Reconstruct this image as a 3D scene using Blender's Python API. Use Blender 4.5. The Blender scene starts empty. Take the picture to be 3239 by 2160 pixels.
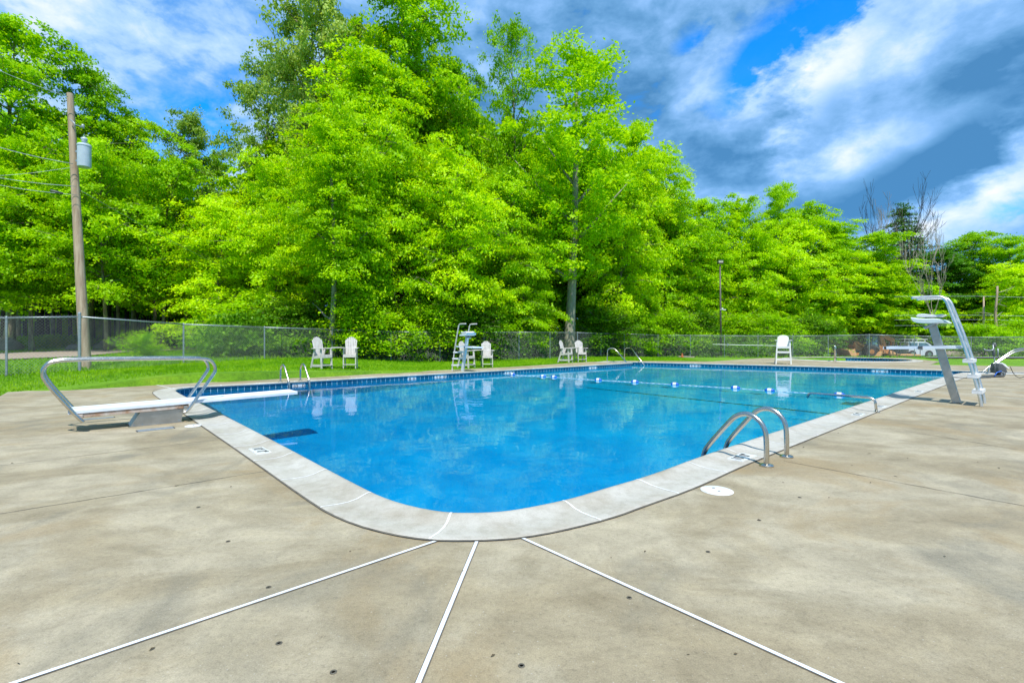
import bpy, math, random
import numpy as np
from mathutils import Vector, Matrix
from mathutils.geometry import tessellate_polygon, delaunay_2d_cdt
random.seed(7)
R = math.radians
sc = bpy.context.scene
COL = sc.collection
F, CX, HY, H = 1550.0, 1620.0, 1062.0, 1.3      # focal px, centre x, horizon y, eye height (survey of the photograph)

# ------------------------------------------------------------------ survey helpers
def smooth(t):
    t = max(0.0, min(1.0, t)); return t*t*(3-2*t)
def terrain(x, y):
    z = 0.0
    left = smooth((-2.0 - x - 0.25*(y-20))/9.0)
    z += 0.30*left*smooth((y-11)/3.0)
    z += left*max(0, y-15)*0.024
    right = smooth((x-1.0)/9.0)
    z -= right*0.21*smooth((y-29)/6.0)
    z -= right*max(0, min(y, 70)-35)*0.046
    return z
def G(px, py, z=0.0):
    Y = F*(H-z)/(py-HY); return Vector(((px-CX)/F*Y, Y, z))
def GT(px, py):
    y = 4.0
    while y < 120:
        x = (px-CX)/F*y
        if H-(py-HY)*y/F <= terrain(x, y): break
        y += 0.05
    return Vector((x, y, terrain(x, y)))
def P(px, py, Y): return Vector(((px-CX)/F*Y, Y, H-(py-HY)*Y/F))
def D2(px, Y, dz=0.0):
    x = (px-CX)/F*Y; return Vector((x, Y, terrain(x, Y)+dz))

# ------------------------------------------------------------------ object helpers
class MB:
    def __init__(s): s.v = []; s.f = []; s.uv = []
    def add(s, vs, fs):
        o = len(s.v); s.v += [tuple(v) for v in vs]; s.f += [tuple(i+o for i in f) for f in fs]
    def box(s, c, size, rot=None, taper=1.0):
        c = Vector(c); x, y, z = [k/2 for k in size]; vs = []
        for sz in (-1, 1):
            k = taper if sz > 0 else 1.0
            for sx, sy in ((-1,-1),(1,-1),(1,1),(-1,1)):
                v = Vector((sx*x*k, sy*y*k, sz*z))
                if rot is not None: v = rot @ v
                vs.append(c+v)
        s.add(vs, [(0,3,2,1),(4,5,6,7),(0,1,5,4),(1,2,6,5),(2,3,7,6),(3,0,4,7)])
    def beam(s, a, b, w, d, side=Vector((1,0,0))):
        a, b = Vector(a), Vector(b); t = (b-a).normalized()
        sd = (side - t*side.dot(t)).normalized(); up = t.cross(sd)
        vs = []
        for p in (a, b):
            for i, j in ((-1,-1),(1,-1),(1,1),(-1,1)): vs.append(p+sd*i*w/2+up*j*d/2)
        s.add(vs, [(0,3,2,1),(4,5,6,7),(0,1,5,4),(1,2,6,5),(2,3,7,6),(3,0,4,7)])
    def tube(s, pts, r, n=10, caps=True, r2=None):
        pts = [Vector(p) for p in pts]; m = len(pts); o = len(s.v)
        t0 = (pts[1]-pts[0]).normalized()
        ref = Vector((0,0,1)) if abs(t0.z) < .9 else Vector((1,0,0))
        nrm = (ref - t0*ref.dot(t0)).normalized()
        for i, p in enumerate(pts):
            a = pts[max(0,i-1)]; b = pts[min(m-1,i+1)]; t = (b-a).normalized()
            nrm = nrm - t*nrm.dot(t)
            nrm = nrm.normalized() if nrm.length > 1e-6 else Vector((1,0,0))
            bi = t.cross(nrm)
            rr = r[i] if isinstance(r, (list, tuple)) else (r if r2 is None else r+(r2-r)*i/(m-1))
            for k in range(n):
                a_ = 2*math.pi*k/n
                s.v.append(tuple(p+nrm*math.cos(a_)*rr+bi*math.sin(a_)*rr))
        for i in range(m-1):
            for k in range(n):
                k2 = (k+1) % n
                s.f.append((o+i*n+k, o+i*n+k2, o+(i+1)*n+k2, o+(i+1)*n+k))
        if caps:
            s.f.append(tuple(o+k for k in range(n))[::-1]); s.f.append(tuple(o+(m-1)*n+k for k in range(n)))
    def lathe(s, c, prof, n=16, axis='z'):
        o = len(s.v); c = Vector(c)
        for r, z in prof:
            for k in range(n):
                a = 2*math.pi*k/n; p = (r*math.cos(a), r*math.sin(a), z)
                if axis == 'x': p = (p[2], p[0], p[1])
                if axis == 'y': p = (p[0], p[2], p[1])
                s.v.append(tuple(c+Vector(p)))
        for i in range(len(prof)-1):
            for k in range(n):
                k2 = (k+1) % n; s.f.append((o+i*n+k, o+i*n+k2, o+(i+1)*n+k2, o+(i+1)*n+k))
        s.f.append(tuple(o+k for k in range(n))[::-1]); s.f.append(tuple(o+(len(prof)-1)*n+k for k in range(n)))
    def prism(s, poly, y0, y1):      # poly in (x,z), extruded along y
        n = len(poly); vs = [(x, y0, z) for x, z in poly]+[(x, y1, z) for x, z in poly]
        s.add(vs, [tuple(range(n)), tuple(range(2*n-1, n-1, -1))]+[((i+1)%n, i, i+n, (i+1)%n+n) for i in range(n)])
    def build(s, name, m, parent=None, smooth_=False, bevel=0.0):
        me = bpy.data.meshes.new(name); me.from_pydata(s.v, [], s.f); me.update()
        return link(name, me, m, parent, smooth_, bevel)
def link(name, me, m, parent=None, smooth_=False, bevel=0.0):
    o = bpy.data.objects.new(name, me); COL.objects.link(o)
    if m is not None and not me.materials: me.materials.append(m)
    if parent is not None: o.parent = parent
    if smooth_:
        me.polygons.foreach_set('use_smooth', [True]*len(me.polygons)); me.update()
        if smooth_ == 'auto':
            md = o.modifiers.new('edges', 'EDGE_SPLIT'); md.split_angle = R(35)
    if bevel:
        b = o.modifiers.new('bevel', 'BEVEL'); b.width = bevel; b.segments = 2; b.limit_method = 'ANGLE'
    return o
def tag(o, label=None, cat=None, group=None, kind=None):
    if label: o['label'] = label
    if cat: o['category'] = cat
    if group: o['group'] = group
    if kind: o['kind'] = kind
    return o
def empty(name, loc=(0,0,0), rz=0.0):
    o = bpy.data.objects.new(name, None); COL.objects.link(o); o.location = loc; o.rotation_euler.z = rz
    o.empty_display_size = .2; return o
def copy_tree(o, parent=None):
    c = o.copy(); COL.objects.link(c); c.parent = parent
    for ch in list(o.children): copy_tree(ch, c)
    return c
def fillet(pts, r, n=6):
    pts = [Vector(p) for p in pts]; out = [pts[0]]
    for i in range(1, len(pts)-1):
        a, b, c = pts[i-1], pts[i], pts[i+1]
        rr = min(r, (a-b).length*.45, (c-b).length*.45)
        p, q = b+(a-b).normalized()*rr, b+(c-b).normalized()*rr
        for k in range(n+1):
            t = k/n; out.append(p*(1-t)**2+b*2*t*(1-t)+q*t*t)
    out.append(pts[-1]); return out
def text_mesh(s, size, m, parent, mat, name='lettering', ext=0.0006, sx=1.0):
    c = bpy.data.curves.new(name, 'FONT'); c.body = s; c.size = size; c.align_x = 'CENTER'; c.align_y = 'CENTER'
    c.extrude = ext; c.offset = size*0.02
    t = bpy.data.objects.new(name+'_curve', c); COL.objects.link(t)
    dg = bpy.context.evaluated_depsgraph_get()
    me = bpy.data.meshes.new_from_object(t.evaluated_get(dg)); bpy.data.objects.remove(t)
    me.name = name; me.transform(Matrix.Diagonal((sx,1,1,1))); me.transform(mat)
    me.materials.clear()
    return link(name, me, m, parent)

# ------------------------------------------------------------------ materials
def newmat(name):
    m = bpy.data.materials.new(name); m.use_nodes = True; nt = m.node_tree; nt.nodes.clear()
    out = nt.nodes.new('ShaderNodeOutputMaterial'); return m, nt, out
def N(nt, t, **k):
    n = nt.nodes.new(t)
    for a, b in k.items(): setattr(n, a, b)
    return n
def noise(nt, vec, scale, detail=6, rough=.6, dist=0.0):
    n = N(nt, 'ShaderNodeTexNoise'); n.inputs['Scale'].default_value = scale; n.inputs['Detail'].default_value = detail
    n.inputs['Roughness'].default_value = rough; n.inputs['Distortion'].default_value = dist
    if vec is not None: nt.links.new(vec, n.inputs['Vector'])
    return n.outputs['Fac']
def ramp(nt, fac, stops):
    r = N(nt, 'ShaderNodeValToRGB'); e = r.color_ramp.elements
    while len(e) < len(stops): e.new(.5)
    for i, (p, c) in enumerate(stops):
        e[i].position = p; e[i].color = (*c, 1) if len(c) == 3 else c
    nt.links.new(fac, r.inputs[0]); return r.outputs[0]
def mix(nt, fac, a, b, mode='MIX'):
    n = N(nt, 'ShaderNodeMix', data_type='RGBA', blend_type=mode)
    for sock, v in ((n.inputs[0], fac), (n.inputs[6], a), (n.inputs[7], b)):
        if isinstance(v, bpy.types.NodeSocket): nt.links.new(v, sock)
        elif isinstance(v, (int, float)): sock.default_value = v
        else: sock.default_value = (*v, 1)
    return n.outputs[2]
def mth(nt, op, a, b=None, c=None, clamp=False):
    n = N(nt, 'ShaderNodeMath', operation=op, use_clamp=clamp)
    for i, v in enumerate((a, b, c)):
        if v is None: continue
        if isinstance(v, bpy.types.NodeSocket): nt.links.new(v, n.inputs[i])
        else: n.inputs[i].default_value = v
    return n.outputs[0]
def coords(nt, scale=(1,1,1), rot=(0,0,0), kind='Object'):
    t = N(nt, 'ShaderNodeTexCoord'); mp = N(nt, 'ShaderNodeMapping')
    mp.inputs['Scale'].default_value = scale; mp.inputs['Rotation'].default_value = rot
    nt.links.new(t.outputs[kind], mp.inputs[0]); return mp.outputs[0]
def bsdf(nt, out, color, rough=.6, metal=0.0, bump=None, bdist=.01, bstr=.5, **kw):
    b = N(nt, 'ShaderNodeBsdfPrincipled')
    for s, v in (('Base Color', color), ('Roughness', rough), ('Metallic', metal)):
        if isinstance(v, bpy.types.NodeSocket): nt.links.new(v, b.inputs[s])
        elif isinstance(v, (int, float)): b.inputs[s].default_value = v
        else: b.inputs[s].default_value = (*v, 1)
    for k, v in kw.items(): b.inputs[k].default_value = v
    if bump is not None:
        n = N(nt, 'ShaderNodeBump'); n.inputs['Distance'].default_value = bdist; n.inputs['Strength'].default_value = bstr
        nt.links.new(bump, n.inputs['Height']); nt.links.new(n.outputs[0], b.inputs['Normal'])
    nt.links.new(b.outputs[0], out.inputs[0]); return b
def simple(name, c1, c2=None, scale=6, rough=.6, metal=0.0, bd=.004, detail=6, rvar=0.0):
    m, nt, out = newmat(name); v = coords(nt)
    f = noise(nt, v, scale, detail)
    c2 = c2 or tuple(k*.8 for k in c1)
    col = ramp(nt, f, [(.35, c2), (.65, c1)])
    rg = rough
    if rvar:
        rg = mth(nt, 'MULTIPLY_ADD', noise(nt, v, scale*3), rvar, rough-rvar/2)
    bsdf(nt, out, col, rg, metal, f, bd); return m

# concrete deck
m_deck, nt, out = newmat('deck_concrete')
v = coords(nt); vs = coords(nt, (.8, 1.1, 1), (0, 0, R(-25)))
big = noise(nt, vs, .75, 8, .62, .6); mid = noise(nt, vs, 3.1, 9, .68, .5); fine = noise(nt, v, 36, 8, .8); rust = noise(nt, v, .62, 6, .6, 1.2); gry = noise(nt, coords(nt, (1.2, .8, 1), (0, 0, .6)), .9, 6, .6, .9)
col = ramp(nt, big, [(.34, (.270, .222, .138)), (.46, (.325, .275, .180)), (.55, (.385, .336, .236)), (.68, (.345, .296, .202))])
col = mix(nt, .6, col, ramp(nt, mid, [(.32, (.64, .62, .57)), (.5, (.98, .97, .96)), (.64, (1.24, 1.23, 1.2))]), 'MULTIPLY')
col = mix(nt, ramp(nt, rust, [(.52, (0, 0, 0)), (.66, (.75, .75, .75))]), col, (.31, .228, .118))
col = mix(nt, ramp(nt, gry, [(.54, (0, 0, 0)), (.68, (.6, .6, .6))]), col, (.19, .175, .13))
col = mix(nt, .85, col, ramp(nt, fine, [(.3, (.58, .58, .58)), (.46, (1, 1, 1)), (.7, (1.2, 1.2, 1.2))]), 'MULTIPLY')
vor = N(nt, 'ShaderNodeTexVoronoi'); vor.inputs['Scale'].default_value = 5.5; nt.links.new(v, vor.inputs['Vector'])
spk = noise(nt, v, 130, 3, .6)
col = mix(nt, ramp(nt, spk, [(.66, (0, 0, 0)), (.74, (.6, .6, .6))]), col, (.12, .105, .08))
lightspk = noise(nt, v, 85, 2, .5)
col = mix(nt, ramp(nt, lightspk, [(.67, (0, 0, 0)), (.76, (.5, .5, .5))]), col, (.62, .60, .54))
gr = noise(nt, v, 150, 3, .7)
col = mix(nt, .7, col, ramp(nt, gr, [(.34, (.72, .72, .72)), (.5, (1, 1, 1)), (.66, (1.18, 1.18, 1.18))]), 'MULTIPLY')
bmp = mth(nt, 'ADD', mth(nt, 'MULTIPLY', fine, .5), mth(nt, 'MULTIPLY', mid, .6))
bsdf(nt, out, col, .78, 0, bmp, .012, .5)
# coping
m_cop, nt, out = newmat('coping_stone')
v = coords(nt); a = noise(nt, v, 1.3, 8, .6, .3); b = noise(nt, v, 9, 8, .7); c = noise(nt, v, 90, 3)
col = ramp(nt, a, [(.35, (.40, .36, .29)), (.5, (.48, .455, .395)), (.65, (.53, .51, .455))])
col = mix(nt, .7, col, ramp(nt, b, [(.35, (.80, .78, .74)), (.55, (1.04, 1.04, 1.04))]), 'MULTIPLY')
col = mix(nt, .6, col, ramp(nt, c, [(.35, (.86, .86, .86)), (.6, (1.05, 1.05, 1.05))]), 'MULTIPLY')
bsdf(nt, out, col, .6, 0, mth(nt, 'ADD', b, c), .004, .5)
m_grout = simple('white_grout', (.82, .83, .82), (.66, .66, .63), 25, .7)
m_strip = simple('joint_strip_white', (.84, .88, .92), (.70, .74, .77), 14, .45)
m_gap = simple('joint_dark', (.09, .08, .065), (.16, .145, .115), 8, .9)
# tile
m_tile, nt, out = newmat('blue_waterline_tile')
uv = N(nt, 'ShaderNodeUVMap'); br = N(nt, 'ShaderNodeTexBrick', offset=0.0)
nt.links.new(uv.outputs[0], br.inputs['Vector']); br.inputs['Scale'].default_value = 1
for k, val in (('Color1', (.005, .10, .18, 1)), ('Color2', (.008, .16, .27, 1)), ('Mortar', (.50, .70, .78, 1))): br.inputs[k].default_value = val
br.inputs['Brick Width'].default_value = .152; br.inputs['Row Height'].default_value = .152; br.inputs['Mortar Size'].default_value = .006
br.inputs['Mortar Smooth'].default_value = .1
col = mix(nt, .6, br.outputs['Color'], ramp(nt, noise(nt, coords(nt), 7, 5), [(.35, (.6, .7, .8)), (.62, (1.2, 1.15, 1.1))]), 'MULTIPLY')
bsdf(nt, out, col, .18)
m_plaster = simple('pool_plaster', (.78, .88, .92), (.62, .80, .90), .9, .7)
m_floorline = simple('floor_line_tile', (.012, .02, .03), (.03, .05, .07), 10, .6)
# water
def water_mat(name, tint_, sc_=1.0):
    m, nt, out = newmat(name); v = coords(nt, (1, 1, 1), (0, 0, R(20)))
    n1 = noise(nt, v, 1.6, 3, .5, .4); n2 = noise(nt, v, 7, 3, .5, .3)
    g = N(nt, 'ShaderNodeBsdfRefraction'); g.inputs['IOR'].default_value = 1.333; g.inputs['Roughness'].default_value = 0.0; g.inputs['Color'].default_value = (*tint_, 1)
    gl = N(nt, 'ShaderNodeBsdfGlossy'); gl.inputs['Roughness'].default_value = 0.0
    fr = N(nt, 'ShaderNodeFresnel'); fr.inputs[0].default_value = 1.333
    bp = N(nt, 'ShaderNodeBump'); bp.inputs['Distance'].default_value = .016*sc_; bp.inputs['Strength'].default_value = .35
    nt.links.new(mth(nt, 'MULTIPLY_ADD', n2, .10, n1), bp.inputs['Height'])
    for q in (g, gl, fr): nt.links.new(bp.outputs[0], q.inputs['Normal'])
    mx = N(nt, 'ShaderNodeMixShader'); nt.links.new(fr.outputs[0], mx.inputs[0]); nt.links.new(g.outputs[0], mx.inputs[1]); nt.links.new(gl.outputs[0], mx.inputs[2])
    nt.links.new(mx.outputs[0], out.inputs[0]); return m
m_water = water_mat('pool_water', (.30, .86, 1.0))
m_water2 = water_mat('wading_water', (.6, .9, 1.0))
# basin colour bakes in water's light absorption: bluer at diving end, turquoise in shallows
m_plaster, nt, out = newmat('basin_absorption_tint'); v = coords(nt); sep = N(nt, 'ShaderNodeSeparateXYZ'); nt.links.new(v, sep.inputs[0])
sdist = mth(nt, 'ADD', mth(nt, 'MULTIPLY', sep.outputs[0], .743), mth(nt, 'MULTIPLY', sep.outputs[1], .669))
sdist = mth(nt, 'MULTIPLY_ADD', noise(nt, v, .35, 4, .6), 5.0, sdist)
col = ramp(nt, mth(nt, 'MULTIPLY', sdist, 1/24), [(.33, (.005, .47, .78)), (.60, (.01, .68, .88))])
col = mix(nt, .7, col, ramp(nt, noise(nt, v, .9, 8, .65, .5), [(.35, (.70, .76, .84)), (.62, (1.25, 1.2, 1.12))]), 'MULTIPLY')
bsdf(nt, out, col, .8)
# metals / paints
def metal(name, c, rough):
    m, nt, out = newmat(name); v = coords(nt, (1, 1, 1))
    f = noise(nt, v, 9, 6, .65); g = noise(nt, v, 120, 2)
    col = ramp(nt, f, [(.3, tuple(k*.82 for k in c)), (.62, c)])
    bsdf(nt, out, col, mth(nt, 'MULTIPLY_ADD', f, .22, rough-.1), 1.0, g, .0006, .3); return m
m_steel = metal('stainless_steel', (.60, .575, .51), .25)
m_steel_l = metal('satin_steel', (.84, .82, .77), .42)
m_steel_d = metal('brushed_plate', (.50, .48, .43), .42)
m_galv = simple('galvanised', (.42, .47, .50), (.30, .34, .37), 14, .45, .55, .001)
m_wire = simple('fence_wire', (.27, .29, .29), (.17, .19, .19), 20, .5, .35, .0005)
m_white = simple('white_plastic', (.80, .82, .83), (.70, .72, .73), 5, .4)
m_board = simple('board_white_paint', (.78, .84, .90), (.66, .73, .80), 3.5, .45, rvar=.2)
m_boardtop = simple('board_grit_top', (.84, .87, .90), (.74, .78, .82), 60, .8)
m_resin = simple('weathered_resin', (.66, .64, .60), (.52, .49, .45), 9, .6)
m_resin2 = simple('guard_chair_resin', (.80, .79, .72), (.70, .70, .66), 6, .5)
m_rust = simple('rusty_channel', (.60, .58, .54), (.34, .15, .05), 4.2, .8)
m_ltblue = simple('seat_fibreglass', (.66, .76, .76), (.55, .66, .68), 7, .35)
m_black = simple('black_rubber', (.025, .025, .028), (.05, .05, .05), 20, .6)
m_dkgrey = simple('dark_grey_plastic', (.07, .08, .085), (.12, .13, .13), 12, .5)
m_ink = simple('black_marker_ink', (.03, .035, .03), (.06, .06, .06), 40, .6)
m_tilewhite = simple('white_marker_tile', (.80, .82, .82), (.68, .70, .70), 18, .3)
m_floatblue = simple('float_blue', (.01, .14, .62), (.01, .10, .5), 8, .35)
m_rope = simple('rope_white', (.72, .80, .84), (.10, .35, .55), 55, .8)
m_pole = simple('weathered_pole_wood', (.48, .38, .27), (.30, .21, .14), 5, .85)
m_pole.node_tree.nodes['Mapping'].inputs['Scale'].default_value = (3, 3, .25)
m_transf = simple('transformer_grey', (.52, .60, .68), (.44, .52, .60), 5, .35)
m_orange = simple('machine_orange', (.66, .29, .09), (.45, .19, .06), 6, .6)
m_tan = simple('machine_tan', (.80, .48, .22), (.62, .34, .15), 8, .6)
m_glass = simple('vehicle_glass', (.10, .22, .30), (.05, .13, .2), 3, .08)
m_truck = simple('truck_white', (.66, .72, .76), (.52, .60, .66), 4, .3)
m_chrome = metal('truck_chrome', (.7, .72, .74), .2)
m_rock = simple('rock', (.34, .27, .22), (.18, .14, .12), 4, .9, bd=.05)
m_house = simple('house_siding', (.28, .27, .26), (.20, .19, .19), 3, .8)
m_roof = simple('house_roof', (.06, .055, .06), (.09, .085, .085), 9, .9)
m_gravel = simple('gravel_path', (.42, .34, .27), (.28, .22, .17), 14, .95, bd=.02)
m_asph = simple('lane_asphalt', (.22, .22, .22), (.15, .15, .15), 10, .95, bd=.01)
m_lamp = simple('lamp_bronze', (.12, .10, .08), (.08, .07, .06), 10, .5)
m_lens = simple('lamp_head_cream', (.62, .60, .50), (.5, .48, .4), 6, .4)
m_dead = simple('dead_wood', (.30, .26, .22), (.18, .15, .13), 6, .9)
m_deadp = simple('bare_pale_wood', (.46, .40, .33), (.30, .25, .2), 6, .9)
m_litter = simple('dry_litter', (.07, .055, .03), (.12, .09, .05), 30, .9)
m_socket = simple('worn_socket', (.16, .145, .11), (.05, .05, .04), 60, .8)
m_pink = simple('orange_valve', (.6, .15, .06), (.4, .1, .04), 10, .5)

def bark(name, c1, c2, sc_=4):
    m, nt, out = newmat(name); v = coords(nt, (2.5, 2.5, .5))
    f = noise(nt, v, sc_, 9, .7); g = noise(nt, v, sc_*.5, 4)
    col = ramp(nt, f, [(.38, c2), (.6, c1)])
    col = mix(nt, ramp(nt, g, [(.5, (0,0,0)), (.62, (.6,.6,.6))]), col, (.26, .34, .12))
    bsdf(nt, out, col, .9, 0, f, .05, .7); return m
m_bark = bark('maple_bark', (.30, .25, .18), (.10, .08, .05))
m_bark2 = bark('lichen_bark', (.44, .40, .32), (.20, .18, .14), 7)
m_barkd = simple('dark_bark', (.045, .038, .03), (.02, .018, .015), 5, .95)

def leaf(name, c_dark, c_mid, c_light, trans=.35, tcol=None):
    m, nt, out = newmat(name)
    oi = N(nt, 'ShaderNodeObjectInfo'); v = coords(nt)
    f = mth(nt, 'ADD', mth(nt, 'MULTIPLY', noise(nt, v, .55, 3), .55), mth(nt, 'MULTIPLY', noise(nt, v, 4.5, 3), .45))
    f = mth(nt, 'ADD', f, mth(nt, 'MULTIPLY_ADD', oi.outputs['Random'], .12, -.06))
    col = ramp(nt, f, [(.38, c_dark), (.5, c_mid), (.62, c_light)])
    d = N(nt, 'ShaderNodeBsdfDiffuse'); nt.links.new(col, d.inputs[0])
    t = N(nt, 'ShaderNodeBsdfTranslucent')
    nt.links.new(mix(nt, 1.0, col, tcol or (1.3, 1.1, .4), 'MULTIPLY'), t.inputs[0])
    ms = N(nt, 'ShaderNodeMixShader'); ms.inputs[0].default_value = trans
    nt.links.new(d.outputs[0], ms.inputs[1]); nt.links.new(t.outputs[0], ms.inputs[2])
    g = N(nt, 'ShaderNodeBsdfGlossy'); g.inputs['Roughness'].default_value = .45; g.inputs[0].default_value = (1,1,.8,1)
    m2 = N(nt, 'ShaderNodeMixShader'); m2.inputs[0].default_value = .012
    nt.links.new(ms.outputs[0], m2.inputs[1]); nt.links.new(g.outputs[0], m2.inputs[2])
    nt.links.new(m2.outputs[0], out.inputs[0]); return m
L_bright = leaf('leaf_bright', (.24, .50, .001), (.44, .76, .001), (.66, .92, .004), .44)
L_green = leaf('leaf_green', (.18, .44, .001), (.33, .65, .002), (.50, .80, .005), .44)
L_olive = leaf('leaf_olive', (.18, .36, .04), (.30, .50, .08), (.48, .64, .17), .42)
L_dark = leaf('leaf_dark', (.04, .17, .006), (.08, .27, .01), (.15, .38, .015))
L_under = leaf('leaf_under', (.05, .19, .003), (.11, .30, .005), (.24, .48, .01))
L_pine = leaf('leaf_pine', (.06, .17, .03), (.10, .25, .05), (.17, .34, .08), .2)
m_grass, nt, out = newmat('lawn_grass')
v = coords(nt, (1, 1.6, 1)); a = noise(nt, v, .35, 5, .6); b = noise(nt, v, 9, 8, .75); c = noise(nt, v, 45, 4, .8)
col = ramp(nt, a, [(.35, (.10, .27, .004)), (.55, (.17, .38, .005)), (.7, (.25, .44, .012))])
col = mix(nt, .8, col, ramp(nt, b, [(.35, (.62, .66, .5)), (.6, (1.25, 1.2, 1.2))]), 'MULTIPLY')
col = mix(nt, .6, col, ramp(nt, c, [(.35, (.55, .6, .5)), (.6, (1.3, 1.25, 1.3))]), 'MULTIPLY')
sep = N(nt, 'ShaderNodeSeparateXYZ'); nt.links.new(coords(nt), sep.inputs[0])
shade = mth(nt, 'ADD', sep.outputs[1], mth(nt, 'MULTIPLY', noise(nt, coords(nt), .25, 4), 10))
bsdf(nt, out, col, .9, 0, mth(nt, 'ADD', b, c), .06, .8)
m_blade = leaf('grass_blade', (.12, .32, .003), (.21, .46, .005), (.34, .58, .012), .35)
m_soil = simple('forest_floor', (.05, .04, .02), (.02, .025, .01), 1.5, .95, bd=.05)

# ------------------------------------------------------------------ world: sky with clouds
SUN_EL = 60.0; SUN_DIR = Vector((.12*math.cos(R(60)), -.993*math.cos(R(60)), math.sin(R(60))))   # towards the sun
w = bpy.data.worlds.new('World'); sc.world = w; w.use_nodes = True; nt = w.node_tree; nt.nodes.clear()
wo = N(nt, 'ShaderNodeOutputWorld'); sky = N(nt, 'ShaderNodeTexSky', sky_type='NISHITA'); sky.sun_disc = False
sky.sun_elevation = R(SUN_EL); sky.sun_rotation = math.atan2(SUN_DIR.x, SUN_DIR.y)
sky.air_density = 1.0; sky.dust_density = .3; sky.ozone_density = 3.0
tc = N(nt, 'ShaderNodeTexCoord'); sp = N(nt, 'ShaderNodeSeparateXYZ'); nt.links.new(tc.outputs['Generated'], sp.inputs[0])
X, Y_, Z = sp.outputs
az = mth(nt, 'ARCTAN2', X, Y_); el = mth(nt, 'ARCSINE', Z)
# cloud coordinates: a plane overhead seen in perspective, sheared so the bands rise to the right
mp = N(nt, 'ShaderNodeMapping'); mp.inputs['Rotation'].default_value = (0, R(-18), 0); mp.inputs['Scale'].default_value = (1, 1, 1.75); mp.inputs['Location'].default_value = (3.1, 1.7, .4)
nt.links.new(tc.outputs['Generated'], mp.inputs[0])
n_big = noise(nt, mp.outputs[0], 1.9, 4, .5, .2); n_mid = noise(nt, mp.outputs[0], 4.6, 10, .56, .25); n_fine = noise(nt, mp.outputs[0], 17, 8, .6, .2)
wx = mth(nt, 'MULTIPLY_ADD', n_mid, .16, -.08); wy = mth(nt, 'MULTIPLY_ADD', n_big, .30, -.15)
azw = mth(nt, 'ADD', mth(nt, 'ADD', az, wx), mth(nt, 'MULTIPLY_ADD', n_fine, .08, -.04)); elw = mth(nt, 'ADD', el, mth(nt, 'MULTIPLY_ADD', n_big, .12, -.06))
def blob(px, py, rx, ry, rot, amp):
    d = Vector(((px-CX)/F, 1, (HY-py)/F)).normalized(); a0, e0 = math.atan2(d.x, d.y), math.asin(d.z)
    rx, ry, rot = R(rx), R(ry), R(rot)
    da = mth(nt, 'SUBTRACT', azw, a0); de = mth(nt, 'SUBTRACT', elw, e0)
    u = mth(nt, 'ADD', mth(nt, 'MULTIPLY', da, math.cos(rot)/rx), mth(nt, 'MULTIPLY', de, math.sin(rot)/rx))
    q = mth(nt, 'ADD', mth(nt, 'MULTIPLY', da, -math.sin(rot)/ry), mth(nt, 'MULTIPLY', de, math.cos(rot)/ry))
    s = mth(nt, 'ADD', mth(nt, 'MULTIPLY', u, u), mth(nt, 'MULTIPLY', q, q))
    g = mth(nt, 'POWER', 2.718, mth(nt, 'MULTIPLY', s, -1.0))
    return mth(nt, 'MULTIPLY', g, amp)
def total(lst):
    t = lst[0]
    for x in lst[1:]: t = mth(nt, 'ADD', t, x)
    return t
bright = total([mth(nt, 'MULTIPLY_ADD', n_mid, 1.7, -.56), mth(nt, 'MULTIPLY_ADD', n_fine, .75, -.375), mth(nt, 'MULTIPLY_ADD', n_big, 1.0, -.5),
    blob(2720, 425, 6.5, 2.4, 8, .50), blob(2560, 300, 2.2, 5.5, -32, .40), blob(2700, 90, 6, 4, 0, .28), blob(3130, 600, 7, 2.2, 26, .42),
    blob(2980, 265, 12, 2.4, 10, -.40), blob(3050, 470, 9, 2.0, 26, -.36), blob(2800, 560, 8, 1.8, 18, -.34), blob(2280, 475, 6, 1.6, 0, -.24), blob(3120, 90, 7, 3.5, 10, .12),
    blob(2150, 300, 5, 4, 0, .16), blob(500, 120, 18, 14, 20, .10), blob(2250, 640, 5, 2, 0, .2)])
blue = total([mth(nt, 'MULTIPLY_ADD', n_mid, -2.0, .92), mth(nt, 'MULTIPLY_ADD', n_fine, -1.6, .8),
    blob(2400, 185, 5.4, 3.4, 40, 1.5), blob(2640, 15, 3.0, 2.2, 0, 1.2), blob(2160, 122, 2.0, 1.1, 20, .75), blob(3210, 640, 3, 2, 0, 1.0), blob(620, 420, 5, 6, -40, .5), blob(60, 60, 4, 3, 0, .5),
    blob(2850, 400, 16, 9, 15, -.75), blob(1500, 150, 10, 7, 0, .15), blob(500, 200, 16, 14, 0, .34), blob(1100, 60, 8, 6, 0, .2), blob(2900, 60, 9, 6, 0, -.5)])
cloud = ramp(nt, bright, [(.0, (.075, .235, .46)), (.22, (.15, .36, .64)), (.42, (.26, .50, .86)), (.62, (.47, .69, .96)), (.92, (.93, .97, 1.0))])
tint = mix(nt, 1.0, sky.outputs[0], (.02, 1.15, 2.3), 'MULTIPLY')
bg1 = N(nt, 'ShaderNodeBackground'); nt.links.new(tint, bg1.inputs[0]); bg1.inputs[1].default_value = .125
bg2 = N(nt, 'ShaderNodeBackground'); nt.links.new(cloud, bg2.inputs[0]); bg2.inputs[1].default_value = .92
cov = ramp(nt, blue, [(.25, (.95,)*3), (.55, (.55,)*3), (.92, (.04,)*3)])
mxs = N(nt, 'ShaderNodeMixShader'); nt.links.new(cov, mxs.inputs[0]); nt.links.new(bg1.outputs[0], mxs.inputs[1]); nt.links.new(bg2.outputs[0], mxs.inputs[2])
nt.links.new(mxs.outputs[0], wo.inputs[0])

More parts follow.
